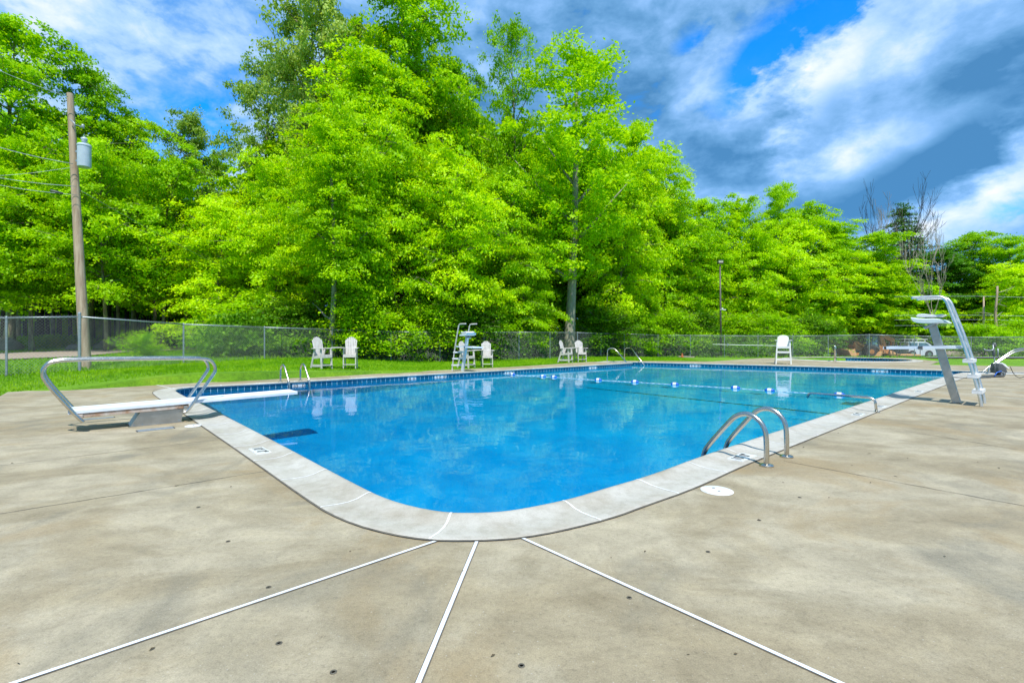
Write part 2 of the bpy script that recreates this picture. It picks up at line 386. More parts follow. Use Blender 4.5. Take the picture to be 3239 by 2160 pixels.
sun = bpy.data.lights.new('sun', 'SUN'); sun.energy = 4.3; sun.angle = R(.6); sun.color = (1, .965, .90)
so = bpy.data.objects.new('sun', sun); COL.objects.link(so); so.location = (5, -10, 30)
so.rotation_euler = SUN_DIR.to_track_quat('Z', 'Y').to_euler()
try: sun.cycles.is_caustics_light = True
except Exception: pass

cam = bpy.data.cameras.new('camera'); co = bpy.data.objects.new('camera', cam); COL.objects.link(co)
co.location = (0, 0, H); co.rotation_euler = (R(90), 0, 0); cam.sensor_width = 36; cam.lens = 36*F/3239
cam.shift_x = 0.0; cam.shift_y = -18/3239; cam.clip_end = 2000; cam.clip_start = .05
sc.camera = co
sc.view_settings.view_transform = 'Standard'; sc.view_settings.look = 'None'; sc.view_settings.exposure = 0.30; sc.view_settings.gamma = 1
cy = sc.cycles
cy.max_bounces = 8; cy.diffuse_bounces = 3; cy.glossy_bounces = 4; cy.transmission_bounces = 6; cy.transparent_max_bounces = 8
cy.sample_clamp_indirect = 4; cy.caustics_reflective = False; cy.caustics_refractive = True; cy.use_denoising = True

# ------------------------------------------------------------------ pool outline
U = Vector((.743, .669)); W = Vector((-.669, .743))      # U: along the long pool edges (away), W: across to the far long edge
def g2(px, py): v = G(px, py); return Vector((v.x, v.y))
raw = [g2(*p) for p in [(2989,1193),(2400,1392),(2218,1453),(2066,1513),(1900,1562),(1810,1591),(1623,1630),(1512,1637),(1389,1635),(1229,1598),(1112,1539),(956,1453),(810,1374),(623,1276),(582,1258)]]
raw += [g2(*p) for p in [(556,1243),(551,1238),(560,1232),(600,1226.5),(800,1217),(1200,1194),(1609,1171.5),(2000,1149.5)]]
raw += [Vector((4.5, 23.9)), Vector((4.9, 24.6))]
raw += [g2(*p) for p in [(2005,1146),(2400,1155.5),(2700,1163.8),(3043,1174.5)]]
raw += [Vector((18.3, 17.15)), Vector((18.2, 16.6)), g2(3046,1181)]
def area(p): return sum(p[i].x*p[(i+1)%len(p)].y-p[(i+1)%len(p)].x*p[i].y for i in range(len(p)))/2
if area(raw) < 0: raw.reverse()
def chaikin(p, sharp):
    out = []
    n = len(p)
    for i in range(n):
        a, b, c = p[i-1], p[i], p[(i+1)%n]
        ang = (b-a).angle(c-b)
        if ang > sharp: out.append(b)
        else: out += [b*.75+a*.25, b*.75+c*.25]
    return out
loop = chaikin(chaikin(raw, R(42)), R(42))
_l = []
for p in loop:
    if not _l or (p-_l[-1]).length > .03: _l.append(p)
loop = _l
def offset(p, d):       # outward for CCW
    out = []; n = len(p)
    for i in range(n):
        a, b, c = p[i-1], p[i], p[(i+1)%n]
        e1, e2 = (b-a).normalized(), (c-b).normalized()
        n1, n2 = Vector((e1.y, -e1.x)), Vector((e2.y, -e2.x))
        m = (n1+n2); m = m.normalized() if m.length > 1e-4 else n1
        out.append(b+m*d/max(.55, m.dot(n1)))
    return out
WATER_Z = -.115
COPW = .40
prof = [(.405,-.02),(.405,.006),(.39,.010),(.30,.004),(.20,.002),(.12,.010),(.06,.026),(.02,.033),(-.012,.030),(-.025,.016),(-.024,-.004),(-.012,-.018),(.012,-.024)]
def sweep(loop, prof, name, m, parent, closed=True, smooth_='auto'):
    mb = MB(); n = len(loop)
    rings = [offset(loop, d) for d, z in prof]
    for i in range(n):
        for k, (d, z) in enumerate(prof): mb.v.append((rings[k][i].x, rings[k][i].y, z))
    q = len(prof)
    for i in range(n):
        j = (i+1) % n
        for k in range(q-1): mb.f.append((i*q+k, j*q+k, j*q+k+1, i*q+k+1))
    return mb.build(name, m, parent, smooth_)
pool = tag(empty('swimming_pool', (4, 13, 0)), 'large blue-tiled swimming pool with pale stone coping and rounded near corner', 'pool')
def under(parent, o):
    o.parent = parent; o.matrix_parent_inverse = Matrix.Translation(-Vector(parent.location)); return o
coping = under(pool, sweep(loop, prof, 'coping', m_cop, None, smooth_=True))
# arc-length walker on a loop
def walker(lp, closed=True):
    pts = lp+[lp[0]] if closed else lp
    L = [0]
    for a, b in zip(pts, pts[1:]): L.append(L[-1]+(b-a).length)
    def at(s):
        s %= L[-1]
        for i in range(len(pts)-1):
            if L[i+1] >= s:
                e = (pts[i+1]-pts[i]); t = (s-L[i])/max(1e-6, e.length)
                return pts[i]+e*t, e.normalized()
        return pts[-1], (pts[-1]-pts[-2]).normalized()
    return at, L[-1]
at, LEN = walker(loop)
mb = MB()
nj = int(LEN/.88)
for i in range(nj):
    p, t = at((i+.35)*LEN/nj + random.uniform(-.03, .03)); nr = Vector((t.y, -t.x)); q = len(prof)-3
    vs = []
    bow = random.uniform(.0, .03)
    for k in range(1, q+1):
        d, z = prof[k]
        for sgn in (-1, 1):
            b = math.sin(max(0, min(1, d/.4))*math.pi)*bow
            c = p+nr*(d + (.0015 if d < 0 else 0))+t*(sgn*.0075+b); vs.append((c.x, c.y, z+.0022))
    mb.add(vs, [(2*k, 2*k+1, 2*k+3, 2*k+2) for k in range(q-1)])
under(pool, mb.build('grout_line', m_grout))['kind'] = 'stuff'
# dark seam between coping and deck
mb = MB(); a = offset(loop, .405); b = offset(loop, .421); n = len(loop)
mb.add([(p.x, p.y, .0085) for p in a]+[(p.x, p.y, .0075) for p in b], [(i, (i+1)%n, n+(i+1)%n, n+i) for i in range(n)])
under(pool, mb.build('coping_seam', m_gap))
# tile band and basin wall with UVs
def wall_band(loop, z1, z0, name, m, off=0.0):
    lp = offset(loop, off); n = len(lp); me = bpy.data.meshes.new(name); vs = []; fs = []; uvs = []
    s = 0
    for i in range(n):
        a_, b_ = lp[i], lp[(i+1)%n]; L = (b_-a_).length; o = len(vs)
        vs += [(a_.x, a_.y, z0), (b_.x, b_.y, z0), (b_.x, b_.y, z1), (a_.x, a_.y, z1)]
        fs.append((o, o+1, o+2, o+3)); uvs += [(s, z0-z1), (s+L, z0-z1), (s+L, 0), (s, 0)]; s += L
    me.from_pydata(vs, [], fs); me.update(); ul = me.uv_layers.new(name='UVMap')
    for i, c in enumerate(uvs): ul.data[i].uv = c
    return link(name, me, m)
under(pool, wall_band(loop, -.024, -.328, 'tile_band', m_tile, .012))
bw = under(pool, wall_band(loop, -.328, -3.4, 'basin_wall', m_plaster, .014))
# floor
def depth(x, y):
    s = x*U.x+y*U.y
    s_l = 11.55 + 0.0*s
    if s < 6.5: return 2.7
    if s < s_l: return 2.7-1.35*smooth((s-6.5)/(s_l-6.5))
    return 1.35-.4*min(1, (s-s_l)/8)
mb = MB(); nx, ny = 56, 54
for j in range(ny+1):
    for i in range(nx+1):
        x = -9.5+i*.53; y = 3+j*.42; mb.v.append((x, y, -depth(x, y)))
for j in range(ny):
    for i in range(nx): o = j*(nx+1)+i; mb.f.append((o, o+1, o+nx+2, o+nx+1))
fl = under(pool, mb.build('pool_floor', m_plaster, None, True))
# floor line where the bottom breaks
mb = MB(); p0 = U*11.55 + W*9.5; p1 = U*11.55 + W*0.0
for k in range(30):
    a_ = p0+(p1-p0)*k/30; b_ = p0+(p1-p0)*(k+1)/30; h_ = U*.05
    mb.add([(c.x, c.y, -depth(c.x, c.y)+.012) for c in (a_-h_, b_-h_, b_+h_, a_+h_)], [(0,1,2,3)])
under(pool, mb.build('floor_line', m_floorline))
# water body
wl = offset(loop, .011); n = len(wl)
tris = tessellate_polygon([[Vector((p.x, p.y, 0)) for p in wl]])
mb = MB(); mb.add([(p.x, p.y, WATER_Z) for p in wl], [])
for t in tris:
    a_, b_, c_ = t
    if (wl[b_]-wl[a_]).cross(wl[c_]-wl[a_]) < 0: a_, c_ = c_, a_
    mb.f.append((a_, b_, c_))
water = tag(mb.build('water', m_water, None, True), kind='structure')
for o_, k_ in [(water, 'is_caustics_caster')]+[(q, 'is_caustics_receiver') for q in pool.children if q.name.split('.')[0] in ('pool_floor', 'basin_wall', 'tile_band', 'floor_line')]:
    try: setattr(o_.cycles, k_, True)
    except Exception: pass
# depth markers on the tiled far walls
def wall_marker(px, py, txt, wd, ring=False):
    # nearest point on the loop to the view ray
    best = None
    for i in range(1600):
        p, t = at(i*LEN/1600)
        if p.y < 9: continue
        e = abs(CX+F*p.x/p.y-px)
        if e < 8 and (best is None or p.y > best[1].y+.3 or (abs(p.y-best[1].y) <= .3 and e < best[0])): best = (e, p, t)
    _, p, t = best; nr = Vector((-t.y, t.x))       # towards the water
    ex = Vector((-t.x, -t.y, 0)); ey = Vector((0, 0, 1)); ez = Vector((nr.x, nr.y, 0))
    if ex.x < 0: ex = -ex
    ez = ex.cross(ey)
    c = Vector((p.x, p.y, -.100))-ez*.012
    M = Matrix((ex, ey, ez)).transposed().to_4x4(); M.translation = c+ez*.004
    mb = MB(); nt_ = 3 if ring else 2
    mb.add([M@Vector((sx*wd/2, sy*.072, 0)) for sx, sy in ((-1,-1),(1,-1),(1,1),(-1,1))]+[M@Vector((sx*wd/2, sy*.072, -.004)) for sx, sy in ((-1,-1),(1,-1),(1,1),(-1,1))],
           [(0,1,2,3),(0,4,5,1),(1,5,6,2),(2,6,7,3),(3,7,4,0)])
    o = under(pool, mb.build('depth_marker', m_tilewhite))
    tx = text_mesh(txt, .115, m_ink, None, M@Matrix.Translation((-(wd*.17 if ring else 0), 0, .0016)), sx=1.15)
    tx.parent = o; 
    if ring:
        mb = MB(); r0 = .048
        pts = [M@Vector((wd*.34+r0*math.cos(a), r0*math.sin(a), .002)) for a in np.linspace(0, 2*math.pi, 17)]
        mb.tube(pts, .006, 5, False); mb.tube([M@Vector((wd*.34-.03, .03, .002)), M@Vector((wd*.34+.03, -.03, .002))], .005, 5)
        mb.tube([M@Vector((wd*.34, .025, .002)), M@Vector((wd*.34, -.02, .002))], .009, 5)
        k = mb.build('no_diving_symbol', m_ink); k.parent = o
    return o
for px, txt, wd, ring in ((945,'10   0',.34,False),(1303,'8  0',.28,False),(1395,'3. 0',.46,True),(1613,'5  0',.44,True),(1876,'4  0',.46,False),(2200,'3. 0',.46,True),(2785,'3  0',.50,True)):
    wall_marker(px, 0, txt, wd, ring)
# depth markers set in the near coping
def cop_marker(px, py, right, up, txt, wd=.34, ht=.15, sxx=1.0):
    c = G(px, py, .0)
    ex = Vector((right.x, right.y, 0)).normalized(); ey = Vector((up.x, up.y, 0)).normalized(); ez = Vector((0,0,1))
    M = Matrix((ex, ey, ez)).transposed().to_4x4(); M.translation = Vector((c.x, c.y, .0125))
    mb = MB(); n = 6
    # follows the shallow dish of the coping
    mb.box((0,0,0), (.001,.001,.001)); mb.v = []; mb.f = []
    for k in range(2):
        s = (-1, 1)[k]
        mb.add([M@Vector(v) for v in ((s*wd*.255-wd*.245, -ht/2, 0), (s*wd*.255+wd*.245, -ht/2, 0), (s*wd*.255+wd*.245, ht/2, 0), (s*wd*.255-wd*.245, ht/2, 0),
               (s*wd*.255-wd*.245, -ht/2, -.012), (s*wd*.255+wd*.245, -ht/2, -.012), (s*wd*.255+wd*.245, ht/2, -.012), (s*wd*.255-wd*.245, ht/2, -.012))],
               [(0,1,2,3),(0,4,5,1),(1,5,6,2),(2,6,7,3),(3,7,4,0)])
    o = under(pool, mb.build('coping_depth_marker', m_tilewhite))
    for k, s in enumerate(txt):
        tx = text_mesh(s, ht*.95, m_ink, None, M@Matrix.Translation(((-.255, .255)[k]*wd, 0, .0012)), sx=sxx); tx.parent = o
    return o
cop_marker(822, 1427, Vector((.669,-.743)), U, ("10'", "0\""), .34, .15, .85)
cop_marker(2348, 1448, U, W, ("10'", "0\""), .36, .16, .85)
cop_marker(2715, 1312, U, W, ("8'", "0\""), .30, .14, .9)
cop_marker(2785, 1287, U, W, ("8'", "0\""), .30, .14, .9)
cop_marker(2908, 1239, U, W, ("3'", "0\""), .34, .15, .9)

# ------------------------------------------------------------------ wading pool
WC, WR = Vector((18.45, 26.9)), 2.75
wloop = [Vector((WC.x+WR*1.05*math.cos(a), WC.y+WR*.93*math.sin(a))) for a in np.linspace(0, 2*math.pi, 41)[:-1]]
wade = tag(empty('wading_pool', (WC.x, WC.y, 0)), 'small round wading pool with white rim beyond the main pool', 'pool')
under(wade, sweep(wloop, prof, 'rim', m_cop, None, smooth_=True))
under(wade, wall_band(wloop, -.024, -.50, 'tile_band', m_tile, .012))
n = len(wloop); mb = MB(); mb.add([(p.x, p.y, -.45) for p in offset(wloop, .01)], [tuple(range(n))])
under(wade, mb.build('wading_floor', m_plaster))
mb = MB(); q_ = offset(wloop, .011); mb.add([(p.x, p.y, -.13) for p in q_], [tuple(range(n))])
tag(mb.build('wading_water', m_water2), kind='structure')

# ------------------------------------------------------------------ deck
deck_out = [Vector((-15, 4.0)), Vector((-12.3, 8.2))]+[g2(*p) for p in [(0,1253),(24,1240),(155,1232),(486,1215),(809,1199),(1200,1180),(1610,1161),(1858,1145),(1972,1141),(2254,1143),(2400,1133),(2610,1130),(2864,1132),(2971,1143),(2939,1153.6),(3239,1158.5)]]+[Vector((24, 20.0)), Vector((27, 12)), Vector((27, -5)), Vector((-15, -5))]
holes = [offset(loop, .41), offset(wloop, .41)]
polys = [deck_out]+holes; flat = []; edges = []
for q in polys:
    o = len(flat); flat += q; edges += [(o+i, o+(i+1) % len(q)) for i in range(len(q))]
cv, _e, cf, *_r = delaunay_2d_cdt(flat, edges, [], 0, 1e-5)
def inside(x, y, poly):
    c = False; n = len(poly); j = n-1
    for i in range(n):
        a_, b_ = poly[i], poly[j]
        if (a_.y > y) != (b_.y > y) and x < (b_.x-a_.x)*(y-a_.y)/(b_.y-a_.y)+a_.x: c = not c
        j = i
    return c
mb = MB(); mb.v = [(p.x, p.y, 0) for p in cv]
for t in cf:
    a_, b_, c_ = t; g = (cv[a_]+cv[b_]+cv[c_])/3
    if not inside(g.x, g.y, deck_out) or any(inside(g.x, g.y, h) for h in holes): continue
    if (cv[b_]-cv[a_]).cross(cv[c_]-cv[a_]) < 0: a_, c_ = c_, a_
    mb.f.append((a_, b_, c_))
o0 = len(mb.v); nd = len(deck_out); mb.v += [(p.x, p.y, 0) for p in deck_out]+[(p.x, p.y, -.14) for p in deck_out]
for i in range(nd): j = (i+1)%nd; mb.f += [(o0+i, o0+j, o0+nd+j, o0+nd+i)]
deck = tag(mb.build('deck', m_deck), kind='structure')
# white joint strips and fine saw cuts
def strip(a_, b_, wd, z, m, name, par=deck, wob=0.0, n=1):
    a_, b_ = Vector(a_[:2]), Vector(b_[:2]); t = (b_-a_).normalized(); nr = Vector((-t.y, t.x))*wd/2
    mb = MB(); vs = []
    for k in range(n+1):
        c = a_+(b_-a_)*k/n + nr.normalized()*random.uniform(-wob, wob); ww = nr*(1 if not wob else random.uniform(.4, 1.3))
        vs += [(c-ww).to_tuple()+(z,), (c+ww).to_tuple()+(z,)]
    mb.add(vs, [(2*k, 2*k+1, 2*k+3, 2*k+2)[::-1] for k in range(n)])
    return mb.build(name, m, par)
def ext(a_, b_, k): return a_+(b_-a_)*k
for (a1, b1), wd in ((((1387,1709),(48,2160)), .020), (((1509,1712),(1324,2160)), .020), (((1650,1701),(2656,2160)), .020)):
    A_, B_ = g2(*a1), g2(*b1); E = ext(A_, B_, 2.6)
    strip(A_, E, wd+.010, .002, m_gap, 'joint_gap'); strip(A_, E, wd, .005, m_strip, 'joint_strip')
strip(g2(486,1216), g2(554,1230), .03, .004, m_strip, 'joint_strip')
for a1, b1, k in (((843,1490),(0,1625),1.3), ((690,1390),(0,1473),1.3), ((2480,1458),(3239,1600),1.3), ((2860,1362),(3239,1425),1.3), ((3060,1243),(3239,1268),1.3), ((2985,1290),(3239,1322),1.3),
                  ((2420,1152),(2410,1134),1), ((2939,1153.6),(2860,1166),1), ((1100,1184),(1112,1199),1), ((1330,1173),(1345,1186),1), ((1660,1158.5),(1680,1166),1),((300,1225),(0,1272),1)):
    strip(g2(*a1), ext(g2(*a1), g2(*b1), k), .008, .003, m_gap, 'saw_cut', wob=.004, n=24)
# recessed anchors, lids, plates
anchors = [(850,1857),(883,2034),(1055,2125),(1650,2105),(1991,1890),(2240,1745),(2402,1645),(722,1712),(2530,1573),(628,1604)]
anames = ['nearest the middle white joint on its left','above the long left joint strip','at the bottom edge left of the middle joint','at the bottom edge right of the middle joint','just above the right joint strip','out on the open deck','right below the round white lid','left of the rounded pool corner','right of the ladder feet','farthest left near a saw cut']
anames = ['just above the long left joint strip','below the left joint strip','at the bottom edge left of the middle joint strip','at the bottom edge right of the middle joint strip','just above the right joint strip','midway between white lid and right joint strip','below the round white skimmer lid','left of the rounded pool corner above the left strip','on the open deck right of the ladder feet','beside a saw cut left of the near pool corner']
a_mesh = None
for (px, py), nm in zip(anchors, anames):
    c = G(px, py)
    if a_mesh is None:
        mb = MB(); mb.lathe((0,0,0), [(.014,.001),(.013,.003),(.008,.003),(.007,.001)], 12)
        ao = mb.build('deck_anchor', m_socket); a_mesh = ao.data
    else:
        ao = bpy.data.objects.new('deck_anchor', a_mesh); COL.objects.link(ao)
    ao.location = (c.x, c.y, 0)
    tag(ao, 'small dark deck socket '+nm, 'deck socket', 'recessed sockets in the concrete deck')
def lid(px, py, r, label, slots):
    c = G(px, py); e = tag(empty('skimmer_lid', (c.x, c.y, 0)), label, 'deck lid')
    mb = MB(); mb.lathe((0,0,0), [(r+.012,.001),(r+.012,.005),(r+.002,.005),(r+.001,.003)], 32); mb.build('lid_ring', m_grout, e, True)
    mb = MB(); mb.lathe((0,0,0), [(r,.003),(r,.009),(r-.006,.011),(0.001,.011)], 32); mb.build('lid_plate', m_white, e, 'auto')
    mb = MB()
    for sx, sy in slots: mb.box((sx*r, sy*r, .0125), (r*.18, r*.10, .003))
    mb.build('finger_slot', m_dkgrey, e)
lid(2268, 1552, .118, 'round white skimmer lid flush in the deck by the near ladder', ((-.1,.35),(0,-.35)))
lid(613, 1347, .10, 'oval-looking white lid in the deck beside the diving board foot', ((0,0),))
def plate(px, py, L, wd, label):
    c = G(px, py); mb = MB(); mb.box((0,0,.004), (L, wd, .008))
    o = mb.build('cover_plate', m_galv, None, False, .002); o.location = (c.x, c.y, .001); o.rotation_euler.z = math.atan2(U.y, U.x)
    mb = MB()
    for s in (-1, 1): mb.box((s*(L/2+.01), 0, .003), (.012, wd*1.15, .006))
    mb.build('plate_edge', m_dkgrey, o)
    tag(o, label, 'cover plate')
plate(493, 1358, .40, .14, 'pale rectangular cover plate in the deck in front of the board pedestal')
plate(308, 1324, .40, .10, 'pale rectangular plate lying under the diving board tail')
# dry litter
mb = MB()
for px, py in [(2402,1645),(2040,1745),(1935,1765),(2250,1520),(2620,1575),(2750,1435),(2755,1527),(2695,1473),(2832,1507),(2476,1526),(2990,1760),(2545,1415),(3095,1462),(3160,1480),(2175,2072),(2330,2070),(730,1540),(40,1465),(555,1537),(565,1536),(1465,1808),(1110,1745),(60,2100),(483,2054),(1560,2075),(2870,1450),(2400,1380),(2650,1370)]:
    c = G(px+random.uniform(-3,3), py); a_ = random.uniform(0, 3.14); L = random.uniform(.006, .015)*(1 if c.y < 4 else 1.6); t = Vector((math.cos(a_), math.sin(a_), 0)); nn = Vector((-t.y, t.x, 0))
    mb.add([c-t*L+Vector((0,0,.004)), c+nn*L*.35+Vector((0,0,.009)), c+t*L+Vector((0,0,.004)), c-nn*L*.3+Vector((0,0,.005))], [(0,1,2,3)])
tag(mb.build('leaf_litter', m_litter), 'tiny dry leaf fragments scattered over the concrete deck', 'leaf litter', kind='stuff')

# ------------------------------------------------------------------ ground sheet
def inside(x, y, poly):
    c = False; n = len(poly); j = n-1
    for i in range(n):
        a_, b_ = poly[i], poly[j]
        if (a_.y > y) != (b_.y > y) and x < (b_.x-a_.x)*(y-a_.y)/(b_.y-a_.y)+a_.x: c = not c
        j = i
    return c
deck_in = offset(deck_out if area(deck_out) > 0 else deck_out[::-1], -.55)
def axis(segs):
    o = [segs[0][0]]
    for a_, b_, st in segs:
        k = max(1, round((b_-a_)/st)); o += [a_+(b_-a_)*(i+1)/k for i in range(k)]
    return o
xs = axis([(-300,-60,30),(-60,-22,3),(-22,32,.45),(32,70,3),(70,300,30)]); ys = axis([(-60,-8,10),(-8,7,1.5),(7,40,.45),(40,90,2.5),(90,400,40)])
mb = MB()
for y in ys:
    for x in xs:
        z = terrain(x, y)-.035+random.uniform(-.012,.012)
        if inside(x, y, deck_in): z = -4.2
        mb.v.append((x, y, z))
nx = len(xs)
for j in range(len(ys)-1):
    for i in range(nx-1): o = j*nx+i; mb.f.append((o, o+1, o+nx+1, o+nx))
tag(mb.build('ground', m_grass, None, True), kind='structure')
def on_ground(pts, name, m, lift=.0, sub=1):
    mb = MB(); n = len(pts)//2      # near list then far list
    rows = 6
    for r_ in range(rows+1):
        for i in range(n):
            p = pts[i].lerp(pts[n+i], r_/rows); mb.v.append((p.x, p.y, terrain(p.x, p.y)+lift))
    for r_ in range(rows):
        for i in range(n-1): o = r_*n+i; mb.f.append((o, o+1, o+n+1, o+n))
    return tag(mb.build(name, m, None, True), kind='structure')
def dens(pts, k=6):
    o = []
    for a_, b_ in zip(pts, pts[1:]): o += [a_.lerp(b_, i/k) for i in range(k)]
    return o+[pts[-1]]
PATHN = near = dens([GT(*p) for p in ((-200,1158),(0,1138),(250,1128),(390,1115),(580,1107),(700,1099),(830,1091))]); PATHF = far = dens([GT(*p) for p in ((-200,1130),(0,1118),(250,1108),(390,1103),(580,1094),(700,1088),(830,1083))])
on_ground(near+far, 'gravel_path', m_gravel, .015)
near = dens([Vector((24.3,28.4,0)), Vector((34,28.2,0)), Vector((60,27.5,0))]); far = dens([Vector((27,33.8,0)), Vector((34,33.8,0)), Vector((60,33.5,0))])
on_ground(near+far, 'lane', m_asph, .03)
near = dens([Vector((20,45,0)), Vector((34,45,0)), Vector((60,45,0))]); far = dens([Vector((18,56,0)), Vector((34,56,0)), Vector((60,56,0))])
on_ground(near+far, 'vehicle_yard', m_asph, .03)
near = dens([Vector((-45,29.5,0)), Vector((-20,29.5,0)), Vector((0,31,0)), Vector((12,37,0))]); far = dens([Vector((-60,90,0)), Vector((-20,90,0)), Vector((10,90,0)), Vector((30,90,0))])
on_ground(near+far, 'forest_floor', m_soil, .02)

# grass blades
rng = np.random.default_rng(5)
def in_deck_arr(x, y): return inside(x, y, deck_out)
def on_path(x, y):
    for i in range(len(PATHN)-1):
        q = [PATHN[i], PATHN[i+1], PATHF[i+1], PATHF[i]]
        if inside(x, y, q): return True
    return False
def blades(n, xr, yr, hr, name, label, cond):
    vs = []; k = 0
    px = rng.uniform(xr[0], xr[1], n*3); py = rng.uniform(yr[0], yr[1], n*3)
    hh = rng.uniform(hr[0], hr[1], n*3); an = rng.uniform(0, 6.28, n*3); le = rng.uniform(-.5, .5, (n*3, 2))
    out = []
    for i in range(n*3):
        x, y = px[i], py[i]
        if not cond(x, y): continue
        z = terrain(x, y)-.03; h_ = hh[i]; c, s = math.cos(an[i])*.012*(h_/.05)**.5, math.sin(an[i])*.012*(h_/.05)**.5
        out += [(x-c, y-s, z), (x+c, y+s, z), (x+le[i][0]*h_, y+le[i][1]*h_, z+h_)]
        k += 1
        if k >= n: break
    me = bpy.data.meshes.new(name); me.from_pydata(out, [], [(3*i, 3*i+1, 3*i+2) for i in range(k)]); me.update()
    return tag(link(name, me, m_blade), label, 'grass', kind='stuff')
def lawn(x, y):
    r = x/y
    return abs(r) < 1.1 and not inside(x, y, deck_out)
# fence line
fence_px = [(-330,1003,182),(21,1003,176),(252,1000,165),(581,1024,136),(837,1034,119),(1051,1041,104),(1237,1048,98.5),(1392,1050,93),(1531,1050,89),(1642,1050,86),(1740,1050,82),(1827,1051,77.5),(1901,1054,73),(1975,1055,69.5),(2082,1059.5,67),(2184,1060,67.3),(2292,1061,67.2),(2398,1061.5,67),(2508,1061.5,66.6),(2620,1061,66.4),(2750,1058,66.4),(2893,1062,66.2),(3072,1066,66.3),(3270,1065,67)]
FH = 1.5
posts = []
for px, ty, ln in fence_px:
    Yp = F*FH/ln; x = (px-CX)/F*Yp; zt = H-(ty-HY)*Yp/F
    posts.append((Vector((x, Yp, terrain(x, Yp)-.03)), zt))
def fz(x):
    for (a_, za), (b_, zb) in zip(posts, posts[1:]):
        if a_.x <= x <= b_.x: return a_.y+(b_.y-a_.y)*(x-a_.x)/(b_.x-a_.x)
    return posts[0][0].y if x < posts[0][0].x else posts[-1][0].y
def fray(px):
    r = (px-CX)/F; best = None
    for (a_, za), (b_, zb) in zip(posts, posts[1:]):
        ra, rb = a_.x/a_.y, b_.x/b_.y
        if ra <= r <= rb: return a_.y+(b_.y-a_.y)*(r-ra)/(rb-ra)
    return posts[-1][0].y
blades(90000, (-16, 10), (10.5, 33), (.035, .065), 'lawn_grass', 'short mown lawn between the pool deck and the chain-link fence', lambda x, y: lawn(x, y) and y < fz(x)+.3)
blades(26000, (-16, 40), (12, 37), (.06, .20), 'fence_weeds', 'long unmown grass and weeds growing along the fence foot', lambda x, y: abs(x/y) < 1.1 and abs(y-.4-fz(x)) < .75 and not inside(x, y, deck_out))
blades(22000, (-26, 2), (14, 30), (.04, .12), 'rough_grass', 'rough grass bank behind the left part of the fence', lambda x, y: abs(x/y) < 1.15 and y > fz(x)+.8 and not on_path(x, y))

# ------------------------------------------------------------------ fence
fence = tag(empty('chain_link_fence', (0, 22, 0)), 'galvanised chain-link fence running behind the lawn across the whole view', 'fence')
for i, (b_, zt) in enumerate(posts):
    term = i in (2, 13)
    mb = MB(); r = .038 if term else .026
    mb.tube([b_, Vector((b_.x, b_.y, zt+(.09 if term else 0)))], r, 10)
    mb.lathe((b_.x, b_.y, zt+(.09 if term else 0)), [(r+.005,-.03),(r+.005,.0),(r*.6,.025),(.004,.032)], 10)
    under(fence, mb.build('post', m_galv, None, 'auto'))
    if i < len(posts)-1:
        c_, zc = posts[i+1]
        mb = MB(); mb.tube([Vector((b_.x, b_.y, zt-.02)), Vector((c_.x, c_.y, zc-.02))], .021, 8)
        under(fence, mb.build('top_rail', m_galv, None, True))
        L = (Vector((c_.x, c_.y))-Vector((b_.x, b_.y))).length; pitch = .082; hgt = FH+.02
        nw = int(L/pitch); mb = MB(); wr = .0025
        base0, base1 = b_.z+.01, c_.z+.01; top0, top1 = zt+.03, zc+.03
        def pt(u, v):
            q = b_.lerp(c_, u); z0 = base0+(base1-base0)*u; z1 = top0+(top1-top0)*u
            return Vector((q.x, q.y-.03, z0+(z1-z0)*v))
        du = hgt/L
        for k in range(-int(hgt/pitch)-1, nw+1):
            for sgn in (1, -1):
                u0 = k*pitch/L; u1 = u0+du; v0, v1 = (0, 1) if sgn > 0 else (1, 0)
                a0, a1, w0, w1 = u0, u1, v0, v1
                if a0 < 0: w0 = v0+(v1-v0)*(0-u0)/(u1-u0); a0 = 0
                if a1 > 1: w1 = v0+(v1-v0)*(1-u0)/(u1-u0); a1 = 1
                if a1 <= a0: continue
                p, q = pt(a0, w0), pt(a1, w1)
                if (q-p).length < .02: continue
                mb.tube([p, q], wr, 3, False)
        under(fence, mb.build('mesh_panel', m_wire))

# ------------------------------------------------------------------ pool ladder
def rail_path(off, prof_, gdir, fdir, base):
    return [Vector((base.x+gdir.x*off+fdir.x*s, base.y+gdir.y*off+fdir.y*s, z)) for s, z in prof_]
lp = [(0,0),(0,.30),(.03,.40),(.10,.475),(.195,.505),(.29,.475),(.36,.41),(.59,.125),(.65,.03),(.675,-.10),(.675,-1.0)]
def smoothpath(p, it=2):
    p = [Vector(q) for q in p]
    for _ in range(it):
        o = [p[0]]
        for a_, b_ in zip(p, p[1:]): o += [a_*.75+b_*.25, a_*.25+b_*.75]
        p = o+[p[-1]]
    return p
def make_ladder(loc, rz, sp, label, group=None):
    e = tag(empty('pool_ladder', loc, rz), label, 'pool ladder', group)
    for s in (0, 1):
        mb = MB(); mb.tube(smoothpath([(s*sp, q, z) for q, z in lp]), .0255, 14); mb.build('grab_rail', m_steel, e, True)
        mb = MB(); mb.lathe((s*sp, 0, 0), [(.066,.001),(.066,.012),(.058,.020),(.038,.024),(.030,.028)], 22); mb.build('escutcheon', m_steel, e, 'auto')
    for z in (-.35, -.65, -.95):
        mb = MB(); mb.box((sp/2, .675, z), (sp, .09, .03)); mb.build('step', m_steel, e)
    return e
b1 = G(2425, 1474); lad = make_ladder((b1.x, b1.y, .0), math.atan2(U.y, U.x), .545, 'near stainless pool ladder with two arched rails on round foot plates', 'stainless ladders into the pool')
b2 = G(899, 1206.6); b3 = G(950.5, 1205)
l2 = copy_tree(lad); l2.location = (b3.x, b3.y, 0); l2.rotation_euler.z = math.atan2(U.y, U.x)+math.pi+R(2)
